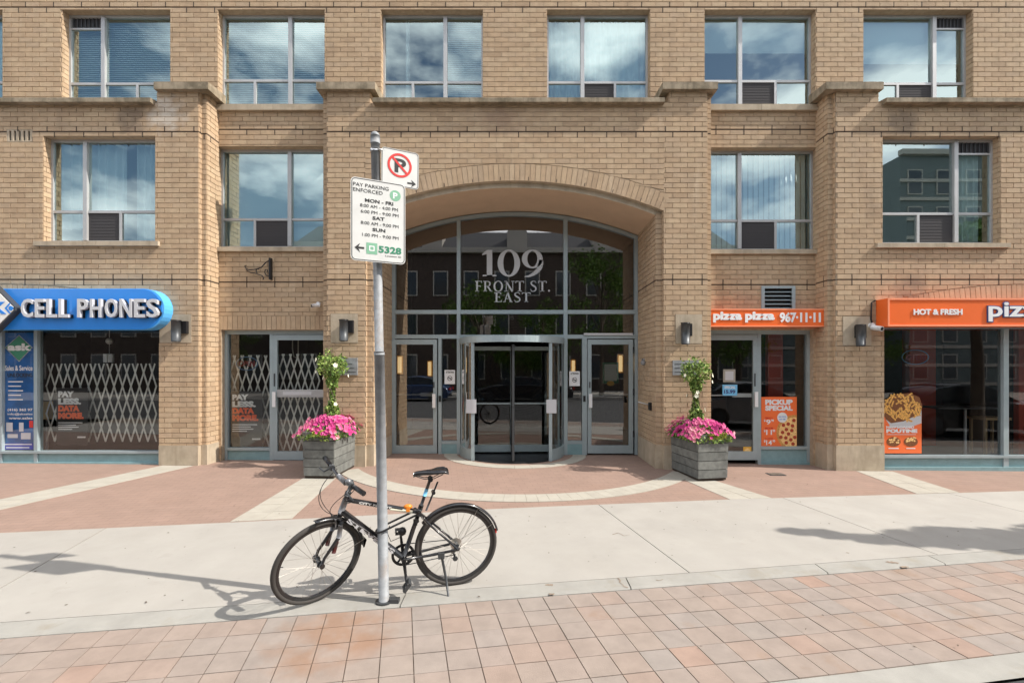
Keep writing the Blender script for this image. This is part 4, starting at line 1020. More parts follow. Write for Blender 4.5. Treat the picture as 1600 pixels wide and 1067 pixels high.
camera_obj(fx(800, 9.7), 9.75, fz(494, 9.7), 0, 'white ceiling camera behind the glass above the revolving door', s=.9)
t = thing('jamb_sensor', 'small grey dome light on the right brick jamb of the entrance', 'light', (IR-.008, 9.0, fz(567, 9.0)))
MB().ball((IR-.045, 8.95, fz(567, 9.0)), .05, 12).tube([(IR-.007, 9.0, fz(562, 9)), (IR-.06, 9.0, fz(562, 9))], .02, 8).build('dome', M['galv'], t)
t = thing('door_button', 'black push button box with conduit on the right entrance jamb', 'button', (IR-.008, 8.6, 1.2))
MB().box(IR-.05, IR-.008, 8.50, 8.60, 1.13, 1.27).build('button_box', M['dark'], t); MB().tube([(IR-.018, 8.60, 1.22), (IR-.018, 9.4, 1.22)], .01, 6).build('conduit', M['offwhite'], t)
# scroll bracket on left bay
def sp(cx, cz, r0, r1, a0, a1, n=14): return [(cx+(r0+(r1-r0)*i/n)*math.cos(rad(a0+(a1-a0)*i/n)), cz+(r0+(r1-r0)*i/n)*math.sin(rad(a0+(a1-a0)*i/n))) for i in range(n+1)]
t = thing('scroll_bracket', 'wrought iron scroll bracket above the left bay shop door', 'bracket', (fx(423, D1), D1, fz(420, D1)))
yb_ = D1-.06; X, Z = fx(423, D1-.05), fz(420, D1)
MB().box(X-.018, X+.012, D1-.09, D1-.008, Z-.21, Z+.18).build('mount_bar', M['dark'], t)
m_ = MB(); cv = lambda pts: [(a, yb_, b) for a, b in pts]
P_ = lambda u, v: (fx(u, D1-.05), fz(v, D1-.05))
m_.tube(cv([P_(421, 407), P_(415, 411), P_(409, 418), P_(400, 421), P_(390, 422), P_(385, 420), P_(383, 416), P_(385.5, 415)]), .010, 6)
m_.tube(cv([P_(385, 422), P_(392, 426), P_(398, 427), P_(404, 429), P_(410, 431), P_(413, 435), P_(411, 437)]), .009, 6)
m_.tube(cv([P_(402, 427), P_(400.5, 423), P_(402, 420.5), P_(405, 421)]), .009, 6)
m_.tube(cv([P_(422, 432), P_(417, 431), P_(414, 426), P_(415, 421.5), P_(418, 421.5), P_(418.5, 425)]), .009, 6)
m_.build('scrollwork', M['dark'], t)
for (a, b, lab) in ((528, 559, 'pale blue plaque on the left entrance pier behind the vine'), (1051, 1092, 'pale blue plaque on the right entrance pier behind the vine')):
    X0, X1, Zb, Zt = fx(a, D0-.02), fx(b, D0-.02), fz(586, D0), fz(559, D0) if a < 600 else fz(563, D0)
    t = thing('plaque', lab, 'plaque', ((X0+X1)/2, D0, Zb))
    MB().box(X0, X1, D0-.035, D0-.009, Zb, Zt).build('plate', M['blueplate'] if 'blueplate' in M else M['galv'], t)
    m_ = MB(); 
    for k in range(3): m_.box(X0+.03, X1-.03-.03*k, D0-.038, D0-.035, Zb+.05+.07*k, Zb+.06+.07*k)
    m_.build('engraved_lines', M['darkgrey'], t)

# ------------------------------------------------------------------ window graphics
def card(name, lab, cat, X0, X1, Z0, Z1, y, m, group=None):
    t = thing(name, lab, cat, ((X0+X1)/2, y, Z0), group); MB().box(X0, X1, y, y+.004, Z0, Z1).build('sheet', M[m], t); return t
ys = D0+.10+.052     # just behind left/right shop panes
def pw(p, D=ys): return fx(p, D)
def pz(p, D=ys): return fz(p, D)
# tall banner
t = card('window_banner', 'tall blue banner with a diamond ask logo in the left shop window', 'banner', pw(5), pw(52.5), pz(702), pz(520), ys, 'bannerblue')
m_ = MB(); yq = ys-.002; cxd, czd = pw(30), pz(543)
m_.poly([(cxd-.26, yq, czd), (cxd, yq, czd-.26), (cxd+.245, yq, czd), (cxd, yq, czd+.23)]); m_.build('logo_edge', M['offwhite'], t)
MB().poly([(cxd-.235, yq-.001, czd), (cxd, yq-.001, czd-.235), (cxd+.22, yq-.001, czd), (cxd, yq-.001, czd+.205)]).build('logo_field', M['grnprint'], t)
m_ = MB(); put_text(m_, 'ask', pw(12), pw(50), pz(548), pz(536.5), yq-.002, .001, .05); put_text(m_, 'Sales & Service', pw(8), pw(51), pz(579), pz(571), yq, .001, .01)
put_text(m_, '(416) 362 97', pw(12), pw(51), pz(643), pz(638), yq, .001, .02); put_text(m_, 'info@sksales', pw(12), pw(51), pz(649), pz(645), yq, .001, .01); put_text(m_, 'www.sales', pw(14), pw(51), pz(655), pz(651), yq, .001, .01)
for k in range(5): m_.box(pw(13), pw(36-3*(k % 2)), yq-.001, yq, pz(597+7*k), pz(595.5+7*k))
m_.build('lettering', M['offwhite'], t)
m_ = MB(); put_text(m_, 'UNLOCKING', pw(12), pw(51), pz(589), pz(583), yq, .001, .02); m_.build('dark_lettering', M['black'], t)
MB().box(pw(5.5), pw(52), yq-.0005, yq, pz(702), pz(692)).build('lower_field', M['bannerdeep'], t)
m_ = MB()
for (a, b, c, d_) in ((10, 20, 660, 674), (30, 37, 660, 674), (12, 28, 678, 684), (33, 48, 676, 686), (8, 50, 693, 695), (10, 46, 698, 700)): m_.box(pw(a), pw(b), yq-.001, yq, pz(d_), pz(c))
m_.build('pictures', M['silver'], t); MB().box(pw(46), pw(52), yq-.001, yq, pz(668), pz(657)).build('red_tab', M['redprint'], t)
def payless(x0, y0, x1, y1, D, lab):
    t = card('window_poster', lab, 'poster', fx(x0-3, D), fx(x1+6, D), fz(y1+40, D), fz(y0-5, D), D, 'black', 'PAY LESS DATA MORE window posters')
    hh_ = (y1-y0)/4; m_ = MB(); m2 = MB(); q = D-.002
    put_text(m_, 'PAY', fx(x0, D), fx(x0+(x1-x0)*.62, D), fz(y0+hh_*.85, D), fz(y0, D), q, .001, .07); put_text(m_, 'LESS.', fx(x0, D), fx(x0+(x1-x0)*.9, D), fz(y0+hh_*1.9, D), fz(y0+hh_, D), q, .001, .07)
    put_text(m2, 'DATA', fx(x0, D), fx(x0+(x1-x0)*.84, D), fz(y0+hh_*2.9, D), fz(y0+hh_*2, D), q, .001, .08); put_text(m2, 'MORE.', fx(x0, D), fx(x1, D), fz(y0+hh_*3.95, D), fz(y0+hh_*3.02, D), q, .001, .08)
    for k in range(4): m_.box(fx(x0, D), fx(x1-2-7*(k % 2)-3*k, D), q-.001, q, fz(y1+6+k*3.4, D), fz(y1+4.6+k*3.4, D))
    m_.box(fx(x1-10, D), fx(x1+3, D), q-.001, q, fz(y1+29, D), fz(y1+26.5, D))
    m_.build('white_lettering', M['white'], t); m2.build('orange_lettering', M['orangep'], t)
payless(91, 611, 131, 655, ys+.01, 'dark poster reading PAY LESS DATA MORE in the wide left shop window')
yb2 = Db+.055
payless(363, 616, 404, 658, yb2, 'dark poster reading PAY LESS DATA MORE in the narrow window beside the shop door')
# folding gates
def folding(name, lab, X0, X1, Z0, Z1, y, cell, gname='folding security gates behind the glass'):
    t = thing(name, lab, 'security gate', ((X0+X1)/2, y, Z0), gname); n = max(2, round((X1-X0)/cell)); dx = (X1-X0)/n
    rise = dx*1.62; w_ = .014
    k = 0; segs = []
    def bar(a, b, yy): 
        mb = MB(); d_ = Vector((b[0]-a[0], b[1]-a[1])).normalized(); nx_, nz__ = -d_.y*w_, d_.x*w_
        mb.prism([(a[0]+nx_, yy, a[1]+nz__), (b[0]+nx_, yy, b[1]+nz__), (b[0]-nx_, yy, b[1]-nz__), (a[0]-nx_, yy, a[1]-nz__)], [(a[0]+nx_, yy+.004, a[1]+nz__), (b[0]+nx_, yy+.004, b[1]+nz__), (b[0]-nx_, yy+.004, b[1]-nz__), (a[0]-nx_, yy+.004, a[1]-nz__)])
        mb.build('lattice_bar', M['gate'], t)
    slope = (rise*2)/dx; hgt = Z1-Z0; run = hgt/slope
    i = -int(run/dx)-1
    while X0+i*dx < X1+run:
        for sg in (1, -1):
            xa = X0+i*dx; xb = xa+sg*run
            # clip to X range
            a, b = (xa, Z0), (xb, Z1)
            lo, hi = (a, b) if a[0] < b[0] else (b, a)
            if hi[0] <= X0+.001 or lo[0] >= X1-.001: continue
            def at(x): return Z0+(x-xa)/(xb-xa)*hgt
            l0 = max(lo[0], X0); h0 = min(hi[0], X1)
            if h0-l0 > .02: bar((l0, at(l0)), (h0, at(h0)), y if sg > 0 else y+.006)
        i += 1
    return t
yg = D0+.30
folding('security_gate', 'pale folding lattice gate behind the wide left shop window', fx(72, yg), fx(244, yg), fz(690, yg), fz(568, yg), yg, .152)
yg = D1+.26
folding('security_gate', 'pale folding lattice gate behind the narrow window beside the shop door', fx(360, yg), fx(421, yg), fz(700, yg), fz(555, yg), yg, .14)
yg = D1+.235
folding('security_gate', 'pale folding lattice gate behind the glass of the left shop door', fx(431, yg), fx(499, yg), fz(705, yg), fz(553, yg), yg, .14)
# neon open signs
for (cx__, cz__, D, lab, rr) in ((386, 568, Db+.16, 'unlit oval OPEN neon sign in the left bay shop window', (.2, .125)), (1430, 558, ys+.12, 'unlit oval OPEN neon sign inside the right shop window', (.24, .13))):
    X, Z = fx(cx__, D), fz(cz__, D); t = thing('neon_sign', lab, 'neon sign', (X, D, Z-.13))
    MB().tube([(X+rr[0]*math.cos(a), D, Z+rr[1]*math.sin(a)) for a in lin(0, 6.2832, 28)[:-1]], .009, 6, closed=True).build('oval_tube', M['neonblue'], t)
    m_ = MB(); put_text(m_, 'OPEN', X-rr[0]*.72, X+rr[0]*.72, Z-.05, Z+.05, D, .012, .0); m_.build('open_tube', M['neonred'], t)
# pickup poster
D = Db+.045; q = D-.002
t = card('window_poster', 'orange poster reading PICKUP SPECIAL with a pepperoni pizza beside the pizza shop door', 'poster', fx(1189.5, D), fx(1245, D), fz(706, D), fz(620, D), D, 'orangep')
m_ = MB(); put_text(m_, 'PICKUP', fx(1195.5, D), fx(1238.5, D), fz(632.5, D), fz(624, D), q, .001, .06); put_text(m_, 'SPECIAL', fx(1195.5, D), fx(1238.5, D), fz(641.5, D), fz(633.5, D), q, .001, .06)
for k, s_ in enumerate(('9', '11', '14')):
    zz = 663+16*k; put_text(m_, s_, fx(1197, D), fx(1204 if k == 0 else 1206, D), fz(zz, D), fz(zz-7.5, D), q, .001, .02); put_text(m_, '$', fx(1193.5, D), fx(1196, D), fz(zz-4, D), fz(zz-8, D), q, .001, .03); put_text(m_, '99', fx(1205 if k == 0 else 1207, D), fx(1209 if k == 0 else 1211, D), fz(zz-4, D), fz(zz-8, D), q, .001, .03)
m_.build('white_lettering', M['white'], t)
m_ = MB()
for k, s_ in enumerate(('SMALL', 'MEDIUM', 'X-LARGE')): put_text(m_, s_, fx(1195.5, D), fx(1207.5, D), fz(654+16*k, D), fz(651.5+16*k, D), q, .001, .02)
m_.build('dark_lettering', M['redprint'], t)
def clipcirc(cx, cz, r, xmax, n=40):
    return [(min(xmax, cx+r*math.cos(2*math.pi*i/n)), cz+r*math.sin(2*math.pi*i/n)) for i in range(n)]
Xc, Zc, xm_ = fx(1241, D), fz(676, D), fx(1244.6, D)
MB().poly([(a, q-.001, b) for a, b in clipcirc(Xc, Zc, .335, xm_)]).build('pizza_crust', M['crust'], t)
MB().poly([(a, q-.002, b) for a, b in clipcirc(Xc, Zc, .29, xm_)]).build('pizza_cheese', M['cheese'], t)
m_ = MB(); random.seed(5)
for i in range(26):
    a = i*2.4; r = .27*math.sqrt((i+.5)/26)
    x, z = Xc+r*math.cos(a), Zc+r*math.sin(a)
    if x < xm_-.03: m_.poly([(x+.034*math.cos(b), q-.003-.0001*i, z+.034*math.sin(b)) for b in lin(0, 6.283, 10)[:-1]])
m_.build('pepperoni', M['pepperoni'], t)
MB().poly([(fx(1222, D)+.095*math.cos(b), q-.006, fz(652, D)+.095*math.sin(b)) for b in lin(0, 6.283, 24)[:-1]]).build('white_badge', M['white'], t)
m_ = MB(); put_text(m_, 'ANY PIZZA', fx(1216, D), fx(1228, D), fz(652, D), fz(650, D), q-.007, .001, .02); put_text(m_, 'ANY TIME', fx(1217, D), fx(1227, D), fz(656, D), fz(654, D), q-.007, .001, .02); m_.build('badge_lettering', M['bluesign'], t)
# poutine poster
D = ys-.012; q = D-.002
t = card('window_poster', 'orange poster reading POUTINE with a box of loaded fries in the right shop window', 'poster', fx(1377.5, D), fx(1440, D), fz(708, D), fz(648, D), D, 'orangep')
cone = [(1380, 648), (1388, 663), (1400, 672), (1440, 664), (1440, 640)]
MB().poly([(fx(a, D), q, fz(b, D)) for a, b in [(1384, 655), (1392, 668), (1420, 668), (1439.6, 661), (1439.6, 638), (1400, 650)]]).build('fries_box', M['bannerdeep' if False else 'silver'], t)
MB().poly([(fx(a, D), q-.001, fz(b, D)) for a, b in [(1376, 640), (1384, 655), (1392, 661), (1412, 658), (1438, 646), (1441, 634), (1436, 620), (1420, 614), (1400, 616), (1384, 624)]]).build('gravy', M['gravy'], t)
m_ = MB(); random.seed(11)
for i in range(95):
    x, z = random.uniform(1378, 1438), random.uniform(616, 658)
    if abs(x-1408)/33+abs(z-637)/24 > 1.25: continue
    a = random.uniform(.3, 2.6); l = random.uniform(3, 7); w_ = 1.2; dx, dz = math.cos(a)*l, math.sin(a)*l
    m_.poly([(fx(x-dx-dz*w_/l, D), q-.0015-.00003*i, fz(z-dz+dx*w_/l, D)), (fx(x+dx-dz*w_/l, D), q-.0015-.00003*i, fz(z+dz+dx*w_/l, D)), (fx(x+dx+dz*w_/l, D), q-.0015-.00003*i, fz(z+dz-dx*w_/l, D)), (fx(x-dx+dz*w_/l, D), q-.0015-.00003*i, fz(z-dz-dx*w_/l, D))])
m_.build('fries', M['fries'], t)
m_ = MB(); put_text(m_, 'NEW LOADED', fx(1384.5, D), fx(1428, D), fz(669, D), fz(665.3, D), q-.002, .001, .05); put_text(m_, 'POUTINE', fx(1384.5, D), fx(1433, D), fz(676, D), fz(670, D), q-.002, .001, .07)
m_.box(fx(1385, D), fx(1431, D), q-.001, q, fz(679, D), fz(678.3, D)); m_.box(fx(1388, D), fx(1404, D), q-.001, q, fz(701, D), fz(699.6, D)).box(fx(1416, D), fx(1430, D), q-.001, q, fz(701, D), fz(699.6, D))
m_.build('white_lettering', M['white'], t)
m_ = MB(); m2 = MB()
for cxx in (1396, 1423):
    m_.poly([(fx(cxx+11*math.cos(b), D), q-.001, fz(690+7.5*math.sin(b), D)) for b in lin(0, 6.283, 18)[:-1]])
    for i in range(16): 
        x, z = cxx+random.uniform(-8, 8), 688+random.uniform(-5, 4); m2.poly([(fx(x-2, D), q-.002-.00003*i, fz(z, D)), (fx(x, D), q-.002-.00003*i, fz(z+1.6, D)), (fx(x+2, D), q-.002-.00003*i, fz(z, D)), (fx(x, D), q-.002-.00003*i, fz(z-1.6, D))])
m_.build('bowls', M['gravy'], t); m2.build('toppings', M['cheese'], t)
# small stickers on pizza shop door
D = Db+.026
t = card('door_sticker', 'small framed licence notice on the pizza shop door glass', 'notice', fx(1130, D), fx(1149, D), fz(597, D), fz(577, D), D, 'strip'); MB().box(fx(1133, D), fx(1146, D), D-.002, D-.001, fz(594, D), fz(580, D)).build('print', M['silver'], t)
t = card('door_sticker', 'light blue price sticker on the pizza shop door glass', 'sticker', fx(1129, D), fx(1152, D), fz(618, D), fz(601, D), D, 'blueprint'); m_ = MB(); put_text(m_, '15.99', fx(1131, D), fx(1149, D), fz(615, D), fz(609, D), D-.001, .001, .05); m_.build('lettering', M['navy'], t); m_ = MB(); put_text(m_, 'SPECIAL', fx(1132, D), fx(1149, D), fz(607, D), fz(603, D), D-.001, .001, .03); m_.build('white_lettering', M['white'], t)
t = card('door_sticker', 'yellow square sticker low on the pizza shop door', 'sticker', fx(1161.5, D), fx(1174, D), fz(712, D), fz(698, D), D, 'gold'); MB().poly([(fx(1167.7+4.5*math.cos(b), D), D-.001, fz(705+5*math.sin(b), D)) for b in lin(0, 6.283, 14)[:-1]]).build('round_print', M['cheese'], t)
# notices on the entrance
D = DE+.04
for (a, b, c, d_, lab) in ((694.5, 711, 578, 600, 'white no smoking notice on the sidelight left of the revolving door'), (889.5, 906, 580, 603, 'white no smoking notice on the sidelight right of the revolving door')):
    t = card('notice', lab, 'notice', fx(a, D), fx(b, D), fz(d_, D), fz(c, D), D, 'white'); cxn = (a+b)/2; czn = (c+d_)/2+2; m_ = MB()
    put_text(m_, 'ATTENTION', fx(a+2, D), fx(b-2, D), fz(c+5, D), fz(c+2, D), D-.001, .001, .03)
    m_.tube([(fx(cxn, D)+.045*math.cos(g), D-.002, fz(czn, D)+.045*math.sin(g)) for g in lin(0, 6.283, 20)[:-1]], .005, 4, closed=True)
    m_.tube([(fx(cxn-3, D), D-.002, fz(czn-3, D)), (fx(cxn+3, D), D-.002, fz(czn+3, D))], .005, 4); m_.box(fx(cxn-2.4, D), fx(cxn+2.4, D), D-.002, D-.001, fz(czn+.6, D), fz(czn-.6, D))
    m_.build('print', M['black'], t)
t = card('notice', 'white notice in a green frame behind the right entrance door', 'notice', fx(941.5, D), fx(966.5, D), fz(599, D), fz(566, D), D, 'grnprint')
MB().box(fx(944.5, D), fx(963.5, D), D-.002, D-.001, fz(595, D), fz(569, D)).build('paper', M['offwhite'], t)
m_ = MB(); 
for k in range(9): m_.box(fx(946, D), fx(962, D), D-.003, D-.002, fz(573+2.4*k, D), fz(572+2.4*k, D))
m_.build('text_lines', M['silver'], t); MB().poly([(fx(954+6*math.cos(b), D), D-.0035, fz(599+4*math.sin(b), D)) for b in lin(0, 6.283, 14)[:-1]]).build('seal', M['gold'], t)
# stock seen inside
t = thing('display_stand', 'yellow display stand just inside the left shop window', 'display stand', (fx(71, 8.9), 8.9, .2))
MB().box(fx(63, 8.9), fx(79, 8.9), 8.85, 8.95, fz(655, 8.9), fz(627, 8.9)).build('yellow_board', M['gold'], t); MB().tube([(fx(71, 8.9), 8.93, .15), (fx(71, 8.9), 8.93, fz(655, 8.9))], .02, 8).build('pole', M['silver'], t)
t = thing('hanging_display', 'white phone accessory display hanging in the left shop window', 'display', (fx(170, 8.8), 8.8, 2.2))
m_ = MB(); m_.tube([(fx(171, 8.8), 8.8, 2.85), (fx(171, 8.8), 8.8, fz(552, 8.8))], .006, 6).ball((fx(171, 8.8), 8.8, fz(533, 8.8)), .06, 10); m_.build('cord', M['offwhite'], t)
MB().box(fx(162.5, 8.8), fx(169, 8.8), 8.78, 8.82, fz(566, 8.8), fz(553, 8.8)).box(fx(170, 8.8), fx(177, 8.8), 8.78, 8.82, fz(566, 8.8), fz(553, 8.8)).build('cards', M['offwhite'], t)
t = thing('hanging_cable', 'pale looped cable hanging behind the left shop door glass', 'cable', (fx(461, 9), 9, 2.3))
MB().tube([(fx(457, 9), 9, 2.8), (fx(457, 9), 9, fz(545, 9)), (fx(459, 9), 9, fz(557, 9)), (fx(463, 9), 9, fz(559, 9)), (fx(466, 9), 9, fz(553, 9)), (fx(466, 9), 9, 2.8)], .012, 8).build('loop', M['strip'], t)
for k, (p, dd) in enumerate(((1545, 9.6), )):
    X = fx(p, dd); t = thing('stool', 'wooden framed stool inside the pizza shop', 'stool', (X, dd, .15)); m_ = MB()
    for a in (-.22, .22):
        for b in (-.15, .15): m_.box(X+a-.02, X+a+.02, dd+b-.02, dd+b+.02, .15, .85)
    m_.build('legs', M['wood'], t); MB().box(X-.26, X+.26, dd-.2, dd+.2, .85, .9).build('seat', M['wood'], t)
X = fx(1508, 9.3); t = thing('shop_table', 'small high table inside the right shop window', 'table', (X, 9.3, .15)); MB().tube([(X, 9.3, .15), (X, 9.3, 1.1)], .025, 10).build('leg', M['silver'], t); MB().box(X-.7, X+.5, 9.1, 9.6, 1.1, 1.13).build('table_top', M['darkgrey'], t)

# ------------------------------------------------------------------ planters
def rot2(x, y, a): c, s = math.cos(a), math.sin(a); return x*c-y*s, x*s+y*c
def planter(cx, cy_, w_, l_, h, ang, lab):
    z0 = gz(cx, cy_)+.006; t = thing('planter', lab, 'planter', (cx, cy_, z0), 'grey board planters at the entrance')
    def P(x, y, z): a, b = rot2(x, y, ang); return (cx+a, cy_+b, z0+z)
    n = 5
    for k in range(n):
        for side in range(4):
            if side in (0, 2): x0, x1, y0, y1 = -w_/2, w_/2, (-l_/2 if side == 0 else l_/2-.02), (-l_/2+.02 if side == 0 else l_/2)
            else: x0, x1, y0, y1 = (w_/2-.02 if side == 1 else -w_/2), (w_/2 if side == 1 else -w_/2+.02), -l_/2+.021, l_/2-.021
            e = random.uniform(0, .004); za, zb = .03+h*k/n+.006, .03+h*(k+1)/n-.004
            tp = 1+.05*k/n; tq = 1+.05*(k+1)/n
            mb = MB(); mb.tone = random.random()
            def Q(x, y, f, z): return P(x*f, y*f, z)
            mb.prism([Q(x0, y0, tp, za), Q(x1, y0, tp, za), Q(x1, y1, tp, za), Q(x0, y1, tp, za)], [Q(x0, y0, tq, zb), Q(x1, y0, tq, zb), Q(x1, y1, tq, zb), Q(x0, y1, tq, zb)])
            mb.build('board', M['board'], t)
    m_ = MB(); f = .96; m_.prism([P(-w_/2*f, -l_/2*f, 0), P(w_/2*f, -l_/2*f, 0), P(w_/2*f, l_/2*f, 0), P(-w_/2*f, l_/2*f, 0)], [P(-w_/2*f, -l_/2*f, h-.06), P(w_/2*f, -l_/2*f, h-.06), P(w_/2*f, l_/2*f, h-.06), P(-w_/2*f, l_/2*f, h-.06)]); m_.build('liner', M['soil'], t)
    return z0, P
def leafq(mb, c, s, tone=None, fl=1.0):
    d1 = Vector((random.gauss(0, 1), random.gauss(0, 1), random.gauss(0, 1)*fl)).normalized(); d2 = d1.orthogonal().normalized()
    d2 = (Matrix.Rotation(random.uniform(0, 6.28), 3, d1) @ d2); mb.tone = random.random() if tone is None else tone
    c = Vector(c); mb.poly([c-d1*s, c-d2*s*.45, c+d1*s, c+d2*s*.45])
def flower(mb, c, s, nrm, tone):
    n = Vector(nrm).normalized(); a = n.orthogonal().normalized(); b = n.cross(a); mb.tone = tone; c = Vector(c); ph = random.random()*6
    pts = []
    for k in range(10):
        r = s*(1 if k % 2 == 0 else .72); t = ph+k*.628; pts.append(c+a*math.cos(t)*r+b*math.sin(t)*r+n*(s*.18))
    base_ = len(mb.v); mb.v.append(tuple(c-n*s*.25)); mb.v += [tuple(p) for p in pts]
    for k in range(10): mb.face((base_, base_+1+k, base_+1+(k+1) % 10))
def plants(P, w_, l_, h, topx, topy, lab_v, lab_f, z0, hv):
    vb = P(topx, topy, h-.06); t = thing('flowering_vine', lab_v, 'plant', vb, 'climbing vines in the planters')
    rnd = random
    st = MB()
    for k in range(4):
        pts = [Vector(vb)+Vector((.06*math.sin(i*.9+k*1.6), .06*math.cos(i*.9+k*1.6), i*hv/9)) for i in range(10)]; st.tube(pts, .006, 5)
    st.build('stem', M['bark'], t)
    lf = MB(); fw = MB()
    for i in range(2300):
        u = rnd.random()**.9; r = .095+.03*math.sin(u*9)+(.10 if u > .78 else 0)-(.035 if .35 < u < .6 else 0); a = rnd.random()*6.283; rr = r*math.sqrt(rnd.random())*1.1
        c = Vector(vb)+Vector((rr*math.cos(a), rr*math.sin(a), u*hv*1.03+rnd.gauss(0, .02)))
        leafq(lf, c, rnd.uniform(.022, .042))
    for i in range(30):
        a = rnd.random()*6.283; c = Vector(vb)+Vector((.22*math.cos(a)*rnd.random()**.5, .22*math.sin(a)*rnd.random()**.5, hv*rnd.uniform(.9, 1.12))); 
        for j in range(5): leafq(lf, c+Vector((rnd.gauss(0, .02), rnd.gauss(0, .02), rnd.gauss(0, .03))), .026)
    lf.build('foliage', M['leaf'], t)
    for i in range(8):
        u = rnd.choice([rnd.random(), rnd.uniform(.75, 1)]); a = rnd.uniform(-3.3, .2); r = .14+(.12 if u > .76 else 0)
        n_ = Vector((math.cos(a), math.sin(a), .2)); flower(fw, Vector(vb)+Vector((r*math.cos(a), r*math.sin(a), u*hv)), rnd.uniform(.03, .045), n_, .5)
    fw.build('blossoms', M['wpetal'], t)
    fb = P(0, 0, h-.05); t = thing('petunia_bed', lab_f, 'flowers', fb, 'pink flowers filling the planters')
    lf = MB(); pk = MB(); lm = MB()
    for i in range(1500):
        x, y = rnd.uniform(-w_/2-.07, w_/2+.07), rnd.uniform(-l_/2-.07, l_/2+.07)
        dome = .20*(1-(abs(x)/(w_/2+.1))**3)*(1-(abs(y)/(l_/2+.1))**4); z = h-.06+rnd.random()*max(.04, dome)+rnd.gauss(0, .015)
        if abs(x) > w_/2 or abs(y) > l_/2: z = h-.02-rnd.random()*.10
        leafq(lf, P(x, y, z), rnd.uniform(.02, .04))
    for i in range(380):
        x, y = rnd.uniform(-w_/2-.15, w_/2+.15), rnd.uniform(-l_/2-.12, l_/2+.10)
        dome = .22*(1-(abs(x)/(w_/2+.16))**3)*(1-(abs(y)/(l_/2+.16))**4); z = h-.03+dome+rnd.gauss(0, .02)
        if abs(x) > w_/2+.02: z -= rnd.random()*.07
        p = P(x, y, z); n_ = Vector((p[0]-fb[0], p[1]-fb[1]-.1, .28)); pat = math.sin(x*9+1)*math.cos(y*7)*.5+.5
        flower(pk, p, rnd.uniform(.026, .042), n_, min(1, max(0, (pat*.75+rnd.gauss(.1, .18)) if y < .1 else rnd.uniform(.4, 1))))
    for i in range(260):
        s_ = rnd.choice([0, 0, 1]); x = rnd.uniform(-w_/2, w_/2) if s_ == 0 else rnd.choice([-1, 1])*(w_/2+.02); y = -l_/2-.03 if s_ == 0 else rnd.uniform(-l_/2, l_/2)
        x = x*.6+(w_*.12 if s_ == 0 else 0)
        leafq(lm, P(x, y, h-rnd.random()*.09+.03), rnd.uniform(.02, .035))
    lf.build('foliage', M['leaf'], t); pk.build('blossoms', M['pink'], t); lm.build('trailing_leaves', M['lime'], t)
random.seed(21)
z0, P = planter(-3.10, 7.83, .48, .98, .70, rad(-2), 'grey board planter with vine and petunias left of the entrance')
plants(P, .48, .98, .72, -.02, .05, 'tall twining vine with cream flowers in the left planter', 'pink and magenta petunias spilling from the left planter', z0, 1.22)
z0, P = planter(3.02, 7.85, .50, .92, .70, rad(10), 'grey board planter with vine and petunias right of the entrance')
plants(P, .50, .92, .72, -.02, .0, 'tall twining vine with few white flowers in the right planter', 'pink and magenta petunias spilling from the right planter', z0, 1.16)

# ------------------------------------------------------------------ sign post
pb = G(600, 941); ptop = Vector((fx(585, 3.64), 3.66, fz(215, 3.66)))
t = thing('sign_post', 'grey galvanised steel sign post standing at the kerb', 'post', pb)
ax = (ptop-pb).normalized()
MB().tube([pb-ax*.02, pb+ax*1.95], .039, 20).tube([pb+ax*1.95, ptop-ax*.05], .034, 20).tube([pb+ax*1.93, pb+ax*1.955], .041, 20).build('post', M['galv'], t)
MB().tube([ptop-ax*.05, ptop+ax*.01], .037, 16).ball(tuple(ptop+ax*.01), .036, 12).build('post_cap', M['galv'], t)
MB().disc(pb+Vector((0, 0, .008)), (0, 0, 1), .065, .02, 16).box(pb.x+.05, pb.x+.12, pb.y-.03, pb.y+.02, pb.z, pb.z+.035).build('base_bracket', M['darkgrey'], t)
sa = rad(25); TX = Vector((math.cos(sa), math.sin(sa), 0)); TN = Vector((math.sin(sa), -math.cos(sa), 0))
def signM(c, tilt=0):
    m_ = Matrix((( TX.x, -TN.x, 0, c[0]), (TX.y, -TN.y, 0, c[1]), (0, 0, 1, c[2]), (0, 0, 0, 1))); return m_ @ Matrix.Rotation(rad(tilt), 4, 'Y')
def rrect(w_, h, r, n=5):
    pts = []
    for (cx, cz, a0) in ((w_/2-r, h/2-r, 0), (-w_/2+r, h/2-r, 90), (-w_/2+r, -h/2+r, 180), (w_/2-r, -h/2+r, 270)):
        for i in range(n+1): a = rad(a0+90*i/n); pts.append((cx+r*math.cos(a), cz+r*math.sin(a)))
    return pts
def plate(w_, h, r, y0, y1, Mx): p = rrect(w_, h, r); return MB().prism([tuple(Mx @ Vector((a, y1, b))) for a, b in p], [tuple(Mx @ Vector((a, y0, b))) for a, b in p])
def outline(w_, h, r, wd, y, Mx):
    p, q = rrect(w_, h, r), rrect(w_-2*wd, h-2*wd, max(.002, r-wd)); mb = MB()
    for i in range(len(p)): j = (i+1) % len(p); mb.poly([tuple(Mx @ Vector((*v_, )) ) for v_ in ((p[i][0], y, p[i][1]), (p[j][0], y, p[j][1]), (q[j][0], y, q[j][1]), (q[i][0], y, q[i][1]))])
    return mb
def flatpoly(mb, pts, y, Mx): mb.poly([tuple(Mx @ Vector((a, y, b))) for a, b in pts]); return mb
